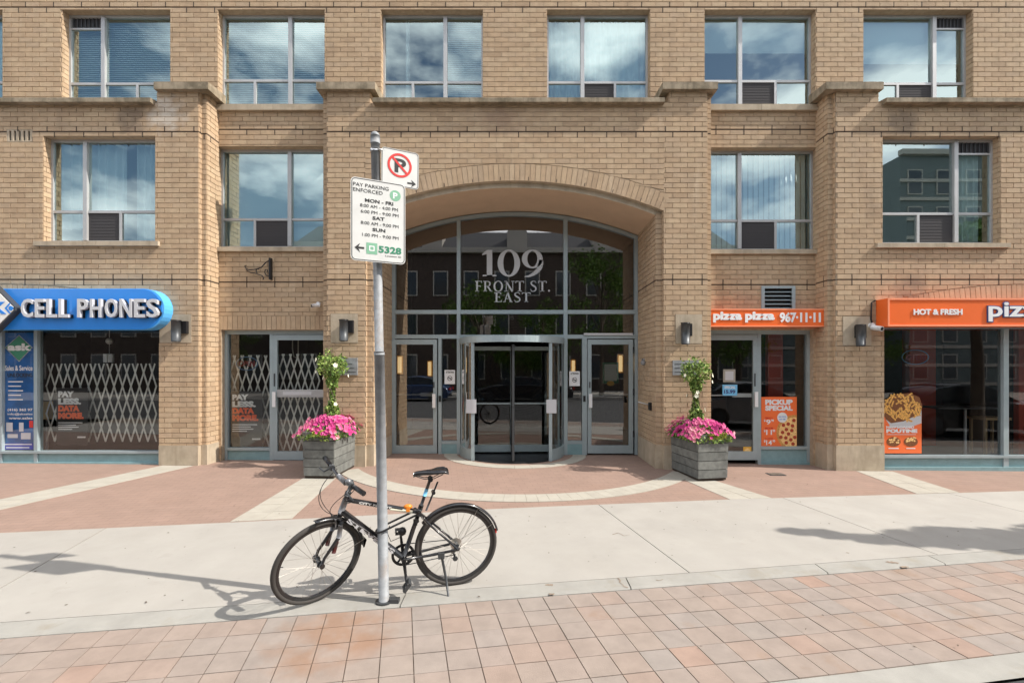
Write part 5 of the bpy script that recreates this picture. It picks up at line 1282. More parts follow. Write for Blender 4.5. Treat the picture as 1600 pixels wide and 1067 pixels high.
# upper sign
c = (-.925, 3.70, 3.478); Mx = signM(c, .5); W, Hh = .292, .292
t = thing('no_parking_sign', 'small white no parking sign with red ring and arrow at top of the post', 'sign', c)
plate(W, Hh, .028, -.002, .0015, Mx).build('plate', M['signwhite'], t); outline(W-.008, Hh-.008, .025, .004, -.0032, Mx).build('border', M['black'], t)
m_ = MB(); put_text(m_, 'P', -.045, .045, -.035, .075, -.003, .0008, .03, Mx)
ar = [(.125, -.105), (.085, -.075), (.095, -.098), (.055, -.098), (.055, -.112), (.095, -.112), (.085, -.135)]; flatpoly(m_, ar, -.0034, Mx); m_.build('black_print', M['black'], t)
m_ = MB(); cc = (-.005, .022); rr = .095
for i in range(32):
    a, b = 2*math.pi*i/32, 2*math.pi*(i+1)/32; flatpoly(m_, [(cc[0]+rr*math.cos(a), cc[1]+rr*math.sin(a)), (cc[0]+rr*math.cos(b), cc[1]+rr*math.sin(b)), (cc[0]+(rr-.018)*math.cos(b), cc[1]+(rr-.018)*math.sin(b)), (cc[0]+(rr-.018)*math.cos(a), cc[1]+(rr-.018)*math.sin(a))], -.0042, Mx)
s2 = .7071; w_ = .006
flatpoly(m_, [(cc[0]-rr*s2*.92+w_, cc[1]+rr*s2*.92+w_), (cc[0]+rr*s2*.92+w_, cc[1]-rr*s2*.92+w_), (cc[0]+rr*s2*.92-w_, cc[1]-rr*s2*.92-w_), (cc[0]-rr*s2*.92-w_, cc[1]+rr*s2*.92-w_)], -.0045, Mx)
m_.build('red_ring', M['redprint'], t)
# lower sign
c = (-1.060, 3.575, 3.02); Mx = signM(c, 0); W, Hh = .405, .625
t = thing('pay_parking_sign', 'larger white pay parking sign with hours and number 5328 on the post', 'sign', c)
plate(W, Hh, .035, -.002, .0015, Mx).build('plate', M['signwhite'], t); outline(W-.012, Hh-.012, .03, .005, -.0032, Mx).build('border', M['black'], t)
m_ = MB(); Y_ = -.003
for (s_, a, b, z0, z1, bd) in (('PAY PARKING', -.185, .075, .245, .272, 0), ('ENFORCED', -.185, .03, .205, .232, 0), ('8:00 AM - 4:00 PM', -.135, .145, .095, .119, .0), ('6:00 PM - 9:00 PM', -.13, .15, .050, .074, .0), ('8:00 AM - 9:00 PM', -.13, .15, -.035, -.011, .0), ('1:00 PM - 9:00 PM', -.12, .15, -.125, -.101, 0),
    ('MON - FRI', -.10, .11, .135, .162, .028), ('SAT', -.045, .045, .008, .034, .028), ('SUN', -.045, .05, -.080, -.054, .028), ('Location ID', .05, .17, -.262, -.252, 0)):
    put_text(m_, s_, a, b, z0, z1, Y_, .0008, bd, Mx)
flatpoly(m_, [(-.175, -.215), (-.135, -.18), (-.147, -.208), (-.105, -.208), (-.105, -.222), (-.147, -.222), (-.135, -.25)], -.0035, Mx); m_.build('black_print', M['black'], t)
m_ = MB(); put_text(m_, '5328', .0, .172, -.238, -.185, -.003, .0008, .035, Mx); m_.build('green_number', M['grnprint'], t)
m_ = MB(); flatpoly(m_, [(-.09, -.255), (-.01, -.255), (-.01, -.17), (-.09, -.17)], -.0032, Mx); m_.build('green_field', M['palegreen'], t); flatpoly(MB(), [(.125+.042*math.cos(g), .215+.042*math.sin(g)) for g in lin(0, 6.283, 24)[:-1]], -.0032, Mx).build('green_disc', M['palegreen'], t)
m_ = MB(); put_text(m_, 'P', .108, .142, .192, .238, -.0034, .0008, .03, Mx); m_.build('white_print', M['white'], t); outline(.04, .04, .004, .008, -.0045, Mx @ Matrix.Translation((-.05, 0, -.212))).build('white_square', M['white'], t)
clamp = thing('sign_clamp', 'steel band clamp holding the signs to the post', 'clamp', (-1.0, 3.62, 3.33))
for zz in (3.33, 3.60, 2.78): cpt = pb.lerp(ptop, (zz-pb.z)/(ptop.z-pb.z)); MB().tube([cpt-Vector((0, 0, .012)), cpt+Vector((0, 0, .012))], .041, 16).tube([cpt+Vector((.03, -.03, 0)), cpt+Vector((.10, .01, 0))], .008, 6).build('band', M['chrome'], clamp)

# ------------------------------------------------------------------ bicycle (local x forward, y to the rider's left)
bike = thing('bicycle', 'black city bicycle with mudguards locked to the sign post', 'bicycle', (0, 0, 0)); ORG[bike.name] = Vector((0, 0, 0))
RW = .345
def wheel(cx, cz, nm, Mx=None, rear=False):
    X4 = Mx or Matrix.Identity(4)
    def circ(r, n=48, y=0): return [(cx+r*math.cos(2*math.pi*i/n), y, cz+r*math.sin(2*math.pi*i/n)) for i in range(n)]
    hub = MB().tube([(cx, -.045, cz), (cx, .045, cz)], .018, 12).tube([(cx, -.036, cz), (cx, -.032, cz)], .028, 14).tube([(cx, .032, cz), (cx, .036, cz)], .028, 14)
    hub.tube([(cx, -.07, cz), (cx, .07, cz)], .006, 8).xf(X4); wo = hub.build(nm, M['darkgrey'], bike)
    MB().tube(circ(RW-.019, 56), .019, 10, closed=True).xf(X4).build('tyre', M['tyre'], wo)
    m_ = MB(); n = 56
    for i in range(n):
        a, b = 2*math.pi*i/n, 2*math.pi*(i+1)/n
        pr = [(-.011, RW-.036), (-.010, RW-.056), (0, RW-.060), (.010, RW-.056), (.011, RW-.036)]
        for k in range(4):
            (y0, r0), (y1, r1) = pr[k], pr[k+1]
            m_.poly([(cx+r0*math.cos(a), y0, cz+r0*math.sin(a)), (cx+r1*math.cos(a), y1, cz+r1*math.sin(a)), (cx+r1*math.cos(b), y1, cz+r1*math.sin(b)), (cx+r0*math.cos(b), y0, cz+r0*math.sin(b))], True)
    m_.xf(X4).build('rim', M['gloss'], wo)
    for i in range(28):
        s_ = 1 if i % 2 else -1; a = 2*math.pi*i/28; ta = a+(.9 if (i//2) % 2 else -.9)
        p0 = (cx+.024*math.cos(ta), s_*.034, cz+.024*math.sin(ta)); p1 = (cx+(RW-.057)*math.cos(a), 0, cz+(RW-.057)*math.sin(a))
        MB().tube([p0, p1], .0013, 4, cap=False).xf(X4).build('spoke', M['spoke'], wo)
    MB().tube([(cx+.26, .012, cz+.08), (cx+.30, .004, cz+.09)], .003, 5).xf(X4).build('valve', M['dark'], wo)
    return wo
BBx, BBz = .43, .29
STt = (.30, 0, .70); HTb = Vector((.905, 0, .705)); HTt = Vector((.853, 0, .856))
rw = wheel(0, RW, 'rear_wheel')
MB().tube([(.0, -.03, RW), (0, -.036, RW)], .05, 20).tube([(0, -.037, RW), (0, -.045, RW)], .038, 18).tube([(0, -.046, RW), (0, -.05, RW)], .028, 16).build('sprockets', M['spoke'], rw)
MB().tube([(.1, .02, RW-.06), (.24, .008, RW-.045)], .006, 6).build('spoke_reflector', M['white'], rw)
fr = MB()
fr.tube([(BBx, 0, BBz), STt], .0185, 12).tube([(.315, 0, .665), (HTt+Vector((.02, 0, -.04)))], .019, 12)
fr.tube([(BBx, 0, BBz), (HTb+Vector((-.008, 0, .02)))], .025, 14).tube([HTb-Vector((-.0, 0, 0)), HTt], .0215, 14)
fr.tube([(BBx, -.034, BBz), (BBx, .034, BBz)], .022, 14)
for s_ in (-1, 1):
    fr.tube([(BBx-.02, s_*.03, BBz), (.22, s_*.05, BBz+.022), (.0, s_*.062, RW-.005)], .0115, 8).tube([(.312, s_*.018, .655), (.22, s_*.05, .56), (0, s_*.062, RW)], .0095, 8)
    fr.disc((0, s_*.062, RW), (0, 1, 0), .018, .006, 10)
fr.build('frame', M['gloss'], bike)
# decals
def along(p0, p1, off, text, a, b, h, m_, name='decal'):
    p0, p1 = Vector(p0), Vector(p1); d_ = (p1-p0).normalized(); up = Vector((-d_.z, 0, d_.x)); 
    if up.z < 0: up = -up
    mb = MB(); vs, fs, _ = text_geo(text, .04)
    mb.add([p0+d_*(a+(b-a)*(v[0]))+Vector((0, off+.001*v[2], 0))+up*(h*(v[1]-.5)) for v in vs], fs); mb.build(name, M[m_], bike)
def along_left(p0, p1, off, text, a, b, h, m_, name='decal'):   # reads left to right seen from the rider's left side
    p0, p1 = Vector(p0), Vector(p1); d_ = (p1-p0).normalized(); up = Vector((-d_.z, 0, d_.x))
    if up.z < 0: up = -up
    mb = MB(); vs, fs, _ = text_geo(text, .04)
    mb.add([p0+d_*(b-(b-a)*v[0])+Vector((0, off+.001*v[2], 0))+up*(h*(v[1]-.5)) for v in vs], fs); mb.build(name, M[m_], bike)
L_dt = (HTb-Vector((BBx, 0, BBz))).length
along_left((BBx, 0, BBz), HTb, .0235, 'STEVENS', .10, L_dt-.07, .037, 'silver')
L_tt = (HTt-Vector((.315, 0, .665))).length
along_left((.315, 0, .665), HTt+Vector((.02, 0, -.04)), .0185, 'CITY FLIGHT', .22, L_tt-.10, .016, 'offwhite')
MB().tube([(.315+.05, 0, .665+.012), (.315+.22, 0, .665+.053)], .0200, 12).build('pale_sleeve', M['wpetal'], bike)
MB().ball((.40, .0, .715), .028, 10, (1.3, .8, .8)).box(.385, .415, -.02, .02, .68, .71).build('amber_reflector', M['amber'], bike)
# seat post, saddle
d_ = (Vector(STt)-Vector((BBx, 0, BBz))).normalized(); sp_t = Vector(STt)+d_*.245
MB().tube([Vector(STt)-d_*.02, sp_t], .0135, 12).tube([Vector(STt)-d_*.02, Vector(STt)+d_*.02], .021, 12).build('seat_post', M['gloss'], bike)
MB().tube([Vector(STt)+d_*.10, Vector(STt)+d_*.16], .0148, 12).build('blue_sticker', M['blueprint'], bike)
MB().tube([Vector(STt)+Vector((-.045, 0, -.03)), sp_t+Vector((-.06, 0, -.03))], .008, 8).disc(Vector(STt)+Vector((-.10, 0, .12)), (0, 1, 0), .016, .04, 10).build('post_strut', M['gloss'], bike)
sd_ = MB(); prof = [(-.13, .062, .010), (-.10, .074, .022), (-.05, .070, .020), (0, .045, .012), (.06, .026, .010), (.12, .020, .006), (.145, .012, -.004)]
b0 = 0; ns = 12
for (xx, hw, zz) in prof:
    for k in range(ns):
        a = 2*math.pi*k/ns; sd_.v.append((sp_t.x+xx-.01, hw*math.cos(a), sp_t.z+.045+zz+(.020 if math.sin(a) > 0 else .022)*math.sin(a)))
for i in range(len(prof)-1):
    for k in range(ns): l = (k+1) % ns; sd_.face((i*ns+k, (i+1)*ns+k, (i+1)*ns+l, i*ns+l), True)
sd_.face(tuple(range(ns))); sd_.face(tuple((len(prof)-1)*ns+k for k in range(ns))); so = sd_.build('saddle', M['gloss'], bike)
m_ = MB()
for s_ in (-1, 1): m_.tube([(sp_t.x-.10, s_*.025, sp_t.z+.04), (sp_t.x-.03, s_*.02, sp_t.z+.008), (sp_t.x+.05, s_*.02, sp_t.z+.008), (sp_t.x+.12, s_*.012, sp_t.z+.035)], .0035, 6)
m_.disc((sp_t.x, 0, sp_t.z), (0, 1, 0), .02, .05, 10).build('saddle_rails', M['dark'], so)
# steering assembly
axd = (HTt-HTb).normalized(); STEER = 30
SM = Matrix.Translation(HTb) @ Matrix.Rotation(rad(STEER), 4, axd) @ Matrix.Translation(-HTb)
FAX = Vector((1.067, 0, RW))
wheel(FAX.x, FAX.z, 'front_wheel', SM)
crown = HTb-axd*.045
m_ = MB(); m_.tube([HTb+axd*.0, crown], .02, 12).tube([crown+Vector((0, -.055, -.005)), crown+Vector((0, .055, -.005))], .017, 10)
for s_ in (-1, 1):
    m_.tube([crown+Vector((0, s_*.055, 0)), crown+Vector((.02, s_*.057, -.12)), FAX+Vector((-.02, s_*.057, .06)), FAX+Vector((0, s_*.055, 0))], [.017, .016, .012, .011], 10)
m_.disc(FAX+Vector((0, .06, 0)), (0, 1, 0), .02, .025, 12).disc(FAX+Vector((0, -.06, 0)), (0, 1, 0), .02, .025, 12)
fk = m_.xf(SM).build('fork', M['gloss'], bike)
m_ = MB()
for s_ in (-1, 1): m_.tube([crown+Vector((.036, s_*.0575, -.15)), crown+Vector((.058, s_*.0575, -.24))], .0165, 10)
m_.xf(SM).build('red_band', M['bikered'], fk)
m_ = MB()
for s_ in (-1, 1): m_.tube([crown+Vector((.008, s_*.0565, -.015)), crown+Vector((.02, s_*.0585, -.12))], .0185, 10)
m_.tube([HTb+axd*.01, HTb+axd*.12], .0235, 12).xf(SM).build('head_badge', M['bikegrey'], fk)
# brakes
m_ = MB()
for s_ in (-1, 1): m_.tube([crown+Vector((.035, s_*.03, -.06)), crown+Vector((.04, s_*.036, .03))], .006, 6).tube([crown+Vector((.03, s_*.03, -.055)), crown+Vector((-.005, s_*.02, -.065))], .008, 6)
m_.tube([crown+Vector((.04, -.036, .03)), crown+Vector((.045, .036, .03))], .003, 5).xf(SM).build('front_brake', M['bikegrey'], fk)
# stem and handlebar
st_t = HTt+axd*.10; cl = st_t+Vector((.075, 0, .03))
m_ = MB(); m_.tube([HTt, st_t], .016, 10).tube([st_t, cl], [.018, .015], 10).tube([HTt-axd*.01, HTt+axd*.02], .0235, 12); m_.xf(SM).build('stem', M['darkgrey'], bike)
hb = []
for s_ in (-1, 1): pass
pts = [(.0, -.31, .052), (.01, -.20, .048), (.01, -.13, .030), (0, -.05, .0), (0, .05, .0), (.01, .13, .030), (.01, .20, .048), (.0, .31, .052)]
ho = MB().tube([cl+Vector(p) for p in pts], .0125, 10).xf(SM).build('handlebar', M['gloss'], bike)
for s_ in (-1, 1):
    MB().tube([cl+Vector((.01, s_*.20, .048)), cl+Vector((-.002, s_*.325, .052))], [.017, .019], 12).xf(SM).build('grip', M['dark'], ho)
    MB().tube([cl+Vector((.02, s_*.165, .04)), cl+Vector((.06, s_*.19, .01)), cl+Vector((.055, s_*.29, -.005))], [.007, .007, .006], 8).disc(cl+Vector((.01, s_*.165, .04)), (.3, 1, 0), .022, .03, 12).xf(SM).build('brake_lever', M['darkgrey'], ho)
MB().tube([cl+Vector((.01, -.05, .02)), cl+Vector((.01, .07, .02))], .021, 12).ball(tuple(cl+Vector((.0, .09, .035))), .026, 10).xf(SM).build('bell', M['bikegrey'], ho)
# cables
a_ = SM @ (cl+Vector((-.03, -.16, .02))); b_ = SM @ (cl+Vector((-.03, .16, .02)))
m_ = MB()
def bez(p0, p1, p2, p3, n=12):
    return [p0*(1-u)**3+p1*3*u*(1-u)**2+p2*3*u*u*(1-u)+p3*u**3 for u in [i/n for i in range(n+1)]]
brk = SM @ (crown+Vector((.045, 0, .05)))
m_.tube(bez(a_, a_+Vector((.14, 0, -.12)), brk+Vector((.14, 0, .15)), brk), .0028, 5); m_.tube(bez(b_, b_+Vector((.16, 0, -.10)), HTb+Vector((.16, .05, .02)), HTb+Vector((-.02, .02, -.04))), .0028, 5)
m_.tube(bez(a_, a_+Vector((.20, 0, -.16)), HTb+Vector((.20, -.03, -.02)), HTb+Vector((-.03, -.02, -.03))), .0028, 5); m_.tube(bez(b_, b_+Vector((.05, 0, -.08)), HTt+Vector((.10, .03, -.10)), HTt+Vector((-.05, .02, -.05))), .0028, 5)
m_.build('cables', M['cable'], bike)
# mudguards
def mudguard(cx, cz, a0, a1, r, Mx, flap, name):
    m_ = MB(); n = 26; pr = [(-.025, -.012), (-.018, .0), (0, .005), (.018, 0), (.025, -.012)]
    for i in range(n+1):
        a = rad(a0+(a1-a0)*i/n)
        for (yy, dr) in pr: m_.v.append((cx+(r+dr)*math.cos(a), yy, cz+(r+dr)*math.sin(a)))
    for i in range(n):
        for k in range(4): o = i*5+k; m_.face((o, o+5, o+6, o+1), True)
    if flap:
        a = rad(a0); p = Vector((cx+r*math.cos(a), 0, cz+r*math.sin(a))); d_ = Vector((math.sin(a), 0, -math.cos(a))); m_.prism([p+Vector((0, -.025, 0)), p+Vector((0, .025, 0)), p+d_*.07+Vector((-.012, .032, 0)), p+d_*.07+Vector((-.012, -.032, 0))], [p+Vector((.003, -.025, 0)), p+Vector((.003, .025, 0)), p+d_*.07+Vector((-.009, .032, 0)), p+d_*.07+Vector((-.009, -.032, 0))])
    mo = m_.xf(Mx).build(name, M['gloss'], bike); mo.modifiers.new('t', 'SOLIDIFY').thickness = .0015
    return mo
I4 = Matrix.Identity(4)
mf = mudguard(FAX.x, FAX.z, 181, 84, RW+.018, SM, True, 'front_mudguard')
m_ = MB()
for s_ in (-1, 1): m_.tube([FAX+Vector((0, s_*.06, 0)), FAX+Vector((-.36*math.cos(rad(8)), s_*.026, .36*math.sin(rad(12))))], .0022, 5)
m_.xf(SM).build('stay', M['spoke'], mf)
mr_ = mudguard(0, RW, 163, 38, RW+.020, I4, False, 'rear_mudguard')
m_ = MB()
for s_ in (-1, 1): m_.tube([(0, s_*.064, RW), (-.355*math.cos(rad(30)), s_*.026, RW+.355*math.sin(rad(30)))], .0022, 5).tube([(0, s_*.064, RW), (-.36*math.cos(rad(62)), s_*.026, RW+.36*math.sin(rad(62)))], .0022, 5)
m_.build('stay', M['spoke'], mr_)
MB().box(-.34, -.325, -.012, .012, RW+.08, RW+.11).build('rear_reflector', M['redprint'], mr_)
# rear brake
MB().tube([(.245, .03, .57), (.30, .035, .64)], .006, 6).tube([(.245, -.03, .57), (.30, -.035, .64)], .006, 6).tube([(.30, .035, .64), (.30, -.035, .64)], .003, 5).build('rear_brake', M['chrome'], bike)
# drivetrain on the far side (rider's right) and cranks
ca = rad(-97); cr_ = .17
m_ = MB(); 
for i in range(40):
    a, b = 2*math.pi*i/40, 2*math.pi*(i+1)/40
    P = lambda a_, r, yy: (BBx+r*math.cos(a_), yy, BBz+r*math.sin(a_))
    m_.prism([P(a, .072, -.046), P(a, .094, -.046), P(b, .094, -.046), P(b, .072, -.046)], [P(a, .072, -.05), P(a, .094, -.05), P(b, .094, -.05), P(b, .072, -.05)])
for i in range(5): a = 2*math.pi*i/5+.3; m_.tube([(BBx, -.048, BBz), (BBx+.08*math.cos(a), -.048, BBz+.08*math.sin(a))], .009, 6)
co = m_.build('chainring', M['dark'], bike)
m_ = MB(); 
for (z_, rr) in ((1, 1), (-1, 1)): m_.tube([(BBx, -.048, BBz+z_*.092), (0, -.042, RW+z_*.036 if z_ > 0 else RW-.10)], .004, 5)
m_.tube([(0, -.042, RW-.10), (.01, -.042, RW-.13), (.03, -.042, RW-.13)], .004, 5).build('chain', M['darkgrey'], bike)
MB().tube([(0, -.06, RW-.02), (.02, -.055, RW-.07), (.0, -.05, RW-.14)], .009, 6).disc((.02, -.048, RW-.07), (0, 1, 0), .022, .008, 12).disc((.0, -.048, RW-.14), (0, 1, 0), .022, .008, 12).build('derailleur', M['darkgrey'], bike)
for (s_, a) in ((1, ca), (-1, ca+math.pi)):
    y0 = .055*s_; e = Vector((BBx+cr_*math.cos(a), y0+.012*s_, BBz+cr_*math.sin(a)))
    k_ = MB().tube([(BBx, y0, BBz), e], [.015, .010], 10).disc((BBx, y0, BBz), (0, 1, 0), .018, .02, 12).build('crank', M['dark'], bike)
    pd = MB(); pc = e+Vector((0, .055*s_, 0)); pd.tube([e, pc+Vector((0, .04*s_, 0))], .008, 8)
    for xx in (-.035, .035): pd.box(pc.x+xx-.006, pc.x+xx+.006, pc.y-.042, pc.y+.042, pc.z-.012, pc.z+.012)
    for yy in (-.042, .036): pd.box(pc.x-.035, pc.x+.035, pc.y+yy, pc.y+yy+.006, pc.z-.012, pc.z+.012)
    Rp = Matrix.Translation(pc) @ Matrix.Rotation(rad(55), 4, 'Y') @ Matrix.Translation(-pc); pd.xf(Rp if s_ > 0 else I4); pd.build('pedal', M['darkgrey'], k_)
MB().ball((BBx+.01, -.05, BBz+.20), .035, 10).tube([(BBx+.03, -.03, BBz+.16), (BBx+.10, 0, BBz+.15), (BBx+.13, 0, BBz+.23), (BBx+.11, 0, BBz+.28)], .003, 5).build('toe_cage', M['dark'], bike)
# kickstand
ks_top = Vector((.135, .058, BBz+.03)); 
KS = MB().box(.11, .16, .045, .075, BBz-.01, BBz+.04).tube([ks_top, Vector((.10, .12, .13)), Vector((.085, .185, -.012))], [.011, .010, .008], 8).tube([Vector((.085, .185, -.012)), Vector((.08, .195, -.03))], .012, 8)
KS.build('kickstand', M['darkgrey'], bike)
MB().tube([(.33, .0, .60), (.33, .03, .60)], .018, 10).box(.325, .355, -.02, .02, .56, .60).build('lock_bracket', M['dark'], bike)
# place it
A_ = G(712, 914); Bf = G(489, 944)
hd = (Bf-A_); hd.z = 0; yaw = math.atan2(hd.y, hd.x); LEAN = 6.5
pitch_ = math.atan2(Bf.z-A_.z, (Vector((Bf.x, Bf.y))-Vector((A_.x, A_.y))).length)
bike.matrix_world = Matrix.Translation(A_+Vector((0, 0, .004))) @ Matrix.Rotation(yaw, 4, 'Z') @ Matrix.Rotation(-pitch_, 4, 'Y') @ Matrix.Rotation(rad(-LEAN), 4, 'X')
bike.location = A_+Vector((0, 0, .006))
BM = Matrix.Translation(A_+Vector((0, 0, .006))) @ Matrix.Rotation(yaw, 4, 'Z') @ Matrix.Rotation(-pitch_, 4, 'Y') @ Matrix.Rotation(rad(-LEAN), 4, 'X')
# U-lock round the post and the seat tube
s0 = BM @ Vector((.325, -.0, .665)); pz_ = pb.lerp(ptop, .158)
lk = thing('bicycle_lock', 'black loop lock holding the bicycle to the post', 'lock', tuple(s0))
d_ = (pz_-s0); d_.normalize(); sd2 = d_.cross(Vector((0, 0, 1))).normalized()
w_ = .052; e = pz_+d_*.0
loop = [s0+sd2*w_, s0.lerp(e, .5)+sd2*w_, e+sd2*w_]+[e+sd2*w_*math.cos(a)+d_*w_*math.sin(a) for a in lin(0, math.pi, 10)[1:]]+[s0.lerp(e, .5)-sd2*w_, s0-sd2*w_]
MB().tube(loop, .0085, 8).build('shackle', M['dark'], lk); MB().tube([s0+sd2*(w_+.03), s0-sd2*(w_+.03)], .016, 10).build('crossbar', M['dark'], lk)

# ------------------------------------------------------------------ what stands behind the camera and shows in the glass
def tree_mesh(seed, hgt, rad_, n=5200):
    rnd = random.Random(seed); tr = MB(); cr_ = MB(); tr.tube([(0, 0, -.1), (.05, 0, hgt*.25), (0, .05, hgt*.55), (.1, 0, hgt*.8)], [.16, .12, .08, .03], 8)
    cl_ = []
    for k in range(22):
        a = rnd.random()*6.28; u = rnd.random(); zz = hgt*(.32+.62*u); r = rad_*(math.sin(math.pi*(.12+.8*u))**.7)*rnd.uniform(.35, .95)
        c = Vector((r*math.cos(a), r*math.sin(a), zz)); cl_.append((c, rad_*rnd.uniform(.25, .42)))
        tr.tube([(0, 0, zz*.7), c*.55+Vector((0, 0, zz*.4)), c], [.05, .03, .01], 5)
    for k in range(n):
        c, s_ = rnd.choice(cl_); v = Vector((rnd.gauss(0, 1), rnd.gauss(0, 1), rnd.gauss(0, .8))); v.normalize(); v *= s_*rnd.random()**.4
        d1 = Vector((rnd.gauss(0, 1), rnd.gauss(0, 1), rnd.gauss(0, 1))).normalized(); d2 = d1.orthogonal().normalized(); s = rnd.uniform(.07, .13); cr_.tone = rnd.random(); q = c+v
        cr_.poly([q-d1*s, q-d2*s*.6, q+d1*s, q+d2*s*.6])
    return tr, cr_
def tree(x, y, z, hgt, rad_, seed, lab, group=None, n=5200):
    t = thing('street_tree', lab, 'tree', (0, 0, 0), group); a, b = tree_mesh(seed, hgt, rad_, n); ORG[t.name] = Vector((0, 0, 0))
    a.build('trunk', M['bark'], t); b.build('crown', M['tleaf'], t); t.location = (x, y, z); return t
for k, (x, y, h, r) in enumerate(((5.5, -11.5, 9.8, 2.8), (-2.5, -12.5, 7.6, 2.8), (-10, -12, 8, 2.4), (14, -12, 8, 2.5), (21, -11.5, 7.5, 2.4), (-18, -12, 7.5, 2.4), (1.6, -12, 6.2, 2.3), (9.8, -12, 6.6, 2.3))):
    tree(x, y, .1, h, r, 40+k, ['tallest street tree across the road right of the entrance axis', 'low street tree across the road left of the entrance axis', 'street tree across the road opposite the blue sign', 'street tree across the road opposite the long orange sign', 'street tree across the road before the tall tower', 'street tree across the road farthest to the left', 'small street tree across the road straight opposite the entrance', 'small street tree across the road opposite the pizza shop door'][k], 'street trees across the road', 3600)
t = thing('street_tree', 'street tree at the near kerb throwing its shadow on the sidewalk', 'tree', (12.6, 3.9, 0))
rnd = random.Random(9); kx, ky = math.cos(rad(SUN_AZ))/math.tan(rad(SUN_EL)), math.sin(rad(SUN_AZ))/math.tan(rad(SUN_EL))
cr_ = MB(); tr = MB(); tr.tube([(12.6, 3.9, -.1), (12.62, 3.9, 2.2), (12.5, 3.85, 4.2), (12.4, 3.9, 5.6)], [.17, .13, .09, .04], 10)
for (gx, gy, r, h) in ((3.15, 5.22, .10, 4.4), (3.45, 5.15, .14, 4.4), (3.8, 5.0, .12, 4.45), (4.15, 4.98, .16, 4.5), (4.5, 5.05, .28, 4.5), (4.95, 5.05, .36, 4.6), (5.4, 4.95, .42, 4.6), (5.9, 4.85, .5, 4.7), (6.5, 4.9, .65, 4.8), (7.3, 4.9, .8, 5.0), (8.2, 4.9, 1.0, 5.2), (7.4, 4.4, .8, 4.4)):
    c = Vector((gx+kx*h, gy-ky*h, h+.1)); tr.tube([(12.55, 3.88, 3.2), c*.45+Vector((12.55, 3.88, 3.9))*.55, c], [.05, .03, .012], 6)
    for k in range(int(900*r+1500*r*r)+60):
        v = Vector((rnd.gauss(0, 1), rnd.gauss(0, 1), rnd.gauss(0, 1))).normalized()*r*rnd.random()**.45; d1 = Vector((rnd.gauss(0, 1), rnd.gauss(0, 1), rnd.gauss(0, 1))).normalized(); d2 = d1.orthogonal().normalized(); s = rnd.uniform(.06, .10); q = c+v; cr_.tone = rnd.random()
        cr_.poly([q-d1*s, q-d2*s*.7, q+d1*s, q+d2*s*.7])
tr.build('trunk', M['bark'], t); cr_.build('crown', M['tleaf'], t)
# far buildings
M['farbrick'] = mat('dark_red_brick', (.075, .055, .045), .9, noise=.2, nscale=3); M['fartrim'] = mat('pale_trim', (.45, .42, .38), .8); M['farglass'] = mat('dark_window_glass', (.05, .06, .07), .1)
M['farroof'] = mat('slate_roof', (.06, .06, .065), .8); M['tower'] = mat('grey_green_cladding', (.12, .15, .15), .5)
def far_building(x0, x1, y, h, lab, m1, fl=3.3, dorm=False, depth=12):
    t = thing('far_building', lab, 'building', ((x0+x1)/2, y, 0)); MB().box(x0, x1, y-depth, y, 0, h).build('wall', M[m1], t)
    n = int((x1-x0)/2.3)
    for f in range(int(h/fl)):
        for i in range(n):
            cx = x0+(i+.5)*(x1-x0)/n; z = f*fl+1.1
            w_ = MB().box(cx-.6, cx+.6, y, y+.06, z-.08, z+1.9); wo = w_.build('window', M['fartrim'], t)
            MB().box(cx-.5, cx+.5, y+.061, y+.07, z, z+1.8).build('pane', M['farglass'], wo)
    if m1 == 'tower':
        for f in range(int(h/1.45)): MB().box(x0-.05, x1+.05, y+.0, y+.12, f*1.45+.55, f*1.45+.8).build('floor_band', M['fartrim'], t)
    MB().box(x0-.1, x1+.1, y-.1, y+.35, h, h+.4).build('cornice', M['fartrim'], t)
    if dorm:
        MB().prism([(x0, y, h+.4), (x1, y, h+.4), (x1, y-4, h+2.8), (x0, y-4, h+2.8)], [(x0, y-6, h+.4), (x1, y-6, h+.4), (x1, y-6, h+2.8), (x0, y-6, h+2.8)]).build('roof', M['farroof'], t)
        for i in range(5): cx = x0+(i+.5)*(x1-x0)/5; MB().prism([(cx-.8, y-.2, h+.4), (cx+.8, y-.2, h+.4), (cx+.8, y-.2, h+1.8), (cx, y-.2, h+2.6), (cx-.8, y-.2, h+1.8)], [(cx-.8, y-3, h+.4), (cx+.8, y-3, h+.4), (cx+.8, y-3, h+1.8), (cx, y-3, h+2.6), (cx-.8, y-3, h+1.8)]).build('dormer', M['fartrim'], t)
    return t
far_building(-17, 17, -18, 11.0, 'dark red brick building with dormers across the road', 'farbrick', dorm=True)
far_building(-60, -17.5, -20, 7.0, 'low brick building across the road on the left', 'farbrick')
far_building(17.5, 26, -22, 8.5, 'narrow grey building across the road', 'tower')
far_building(30.5, 42, -20, 18.6, 'tall grey green tower across the road on the right', 'tower', 2.9)
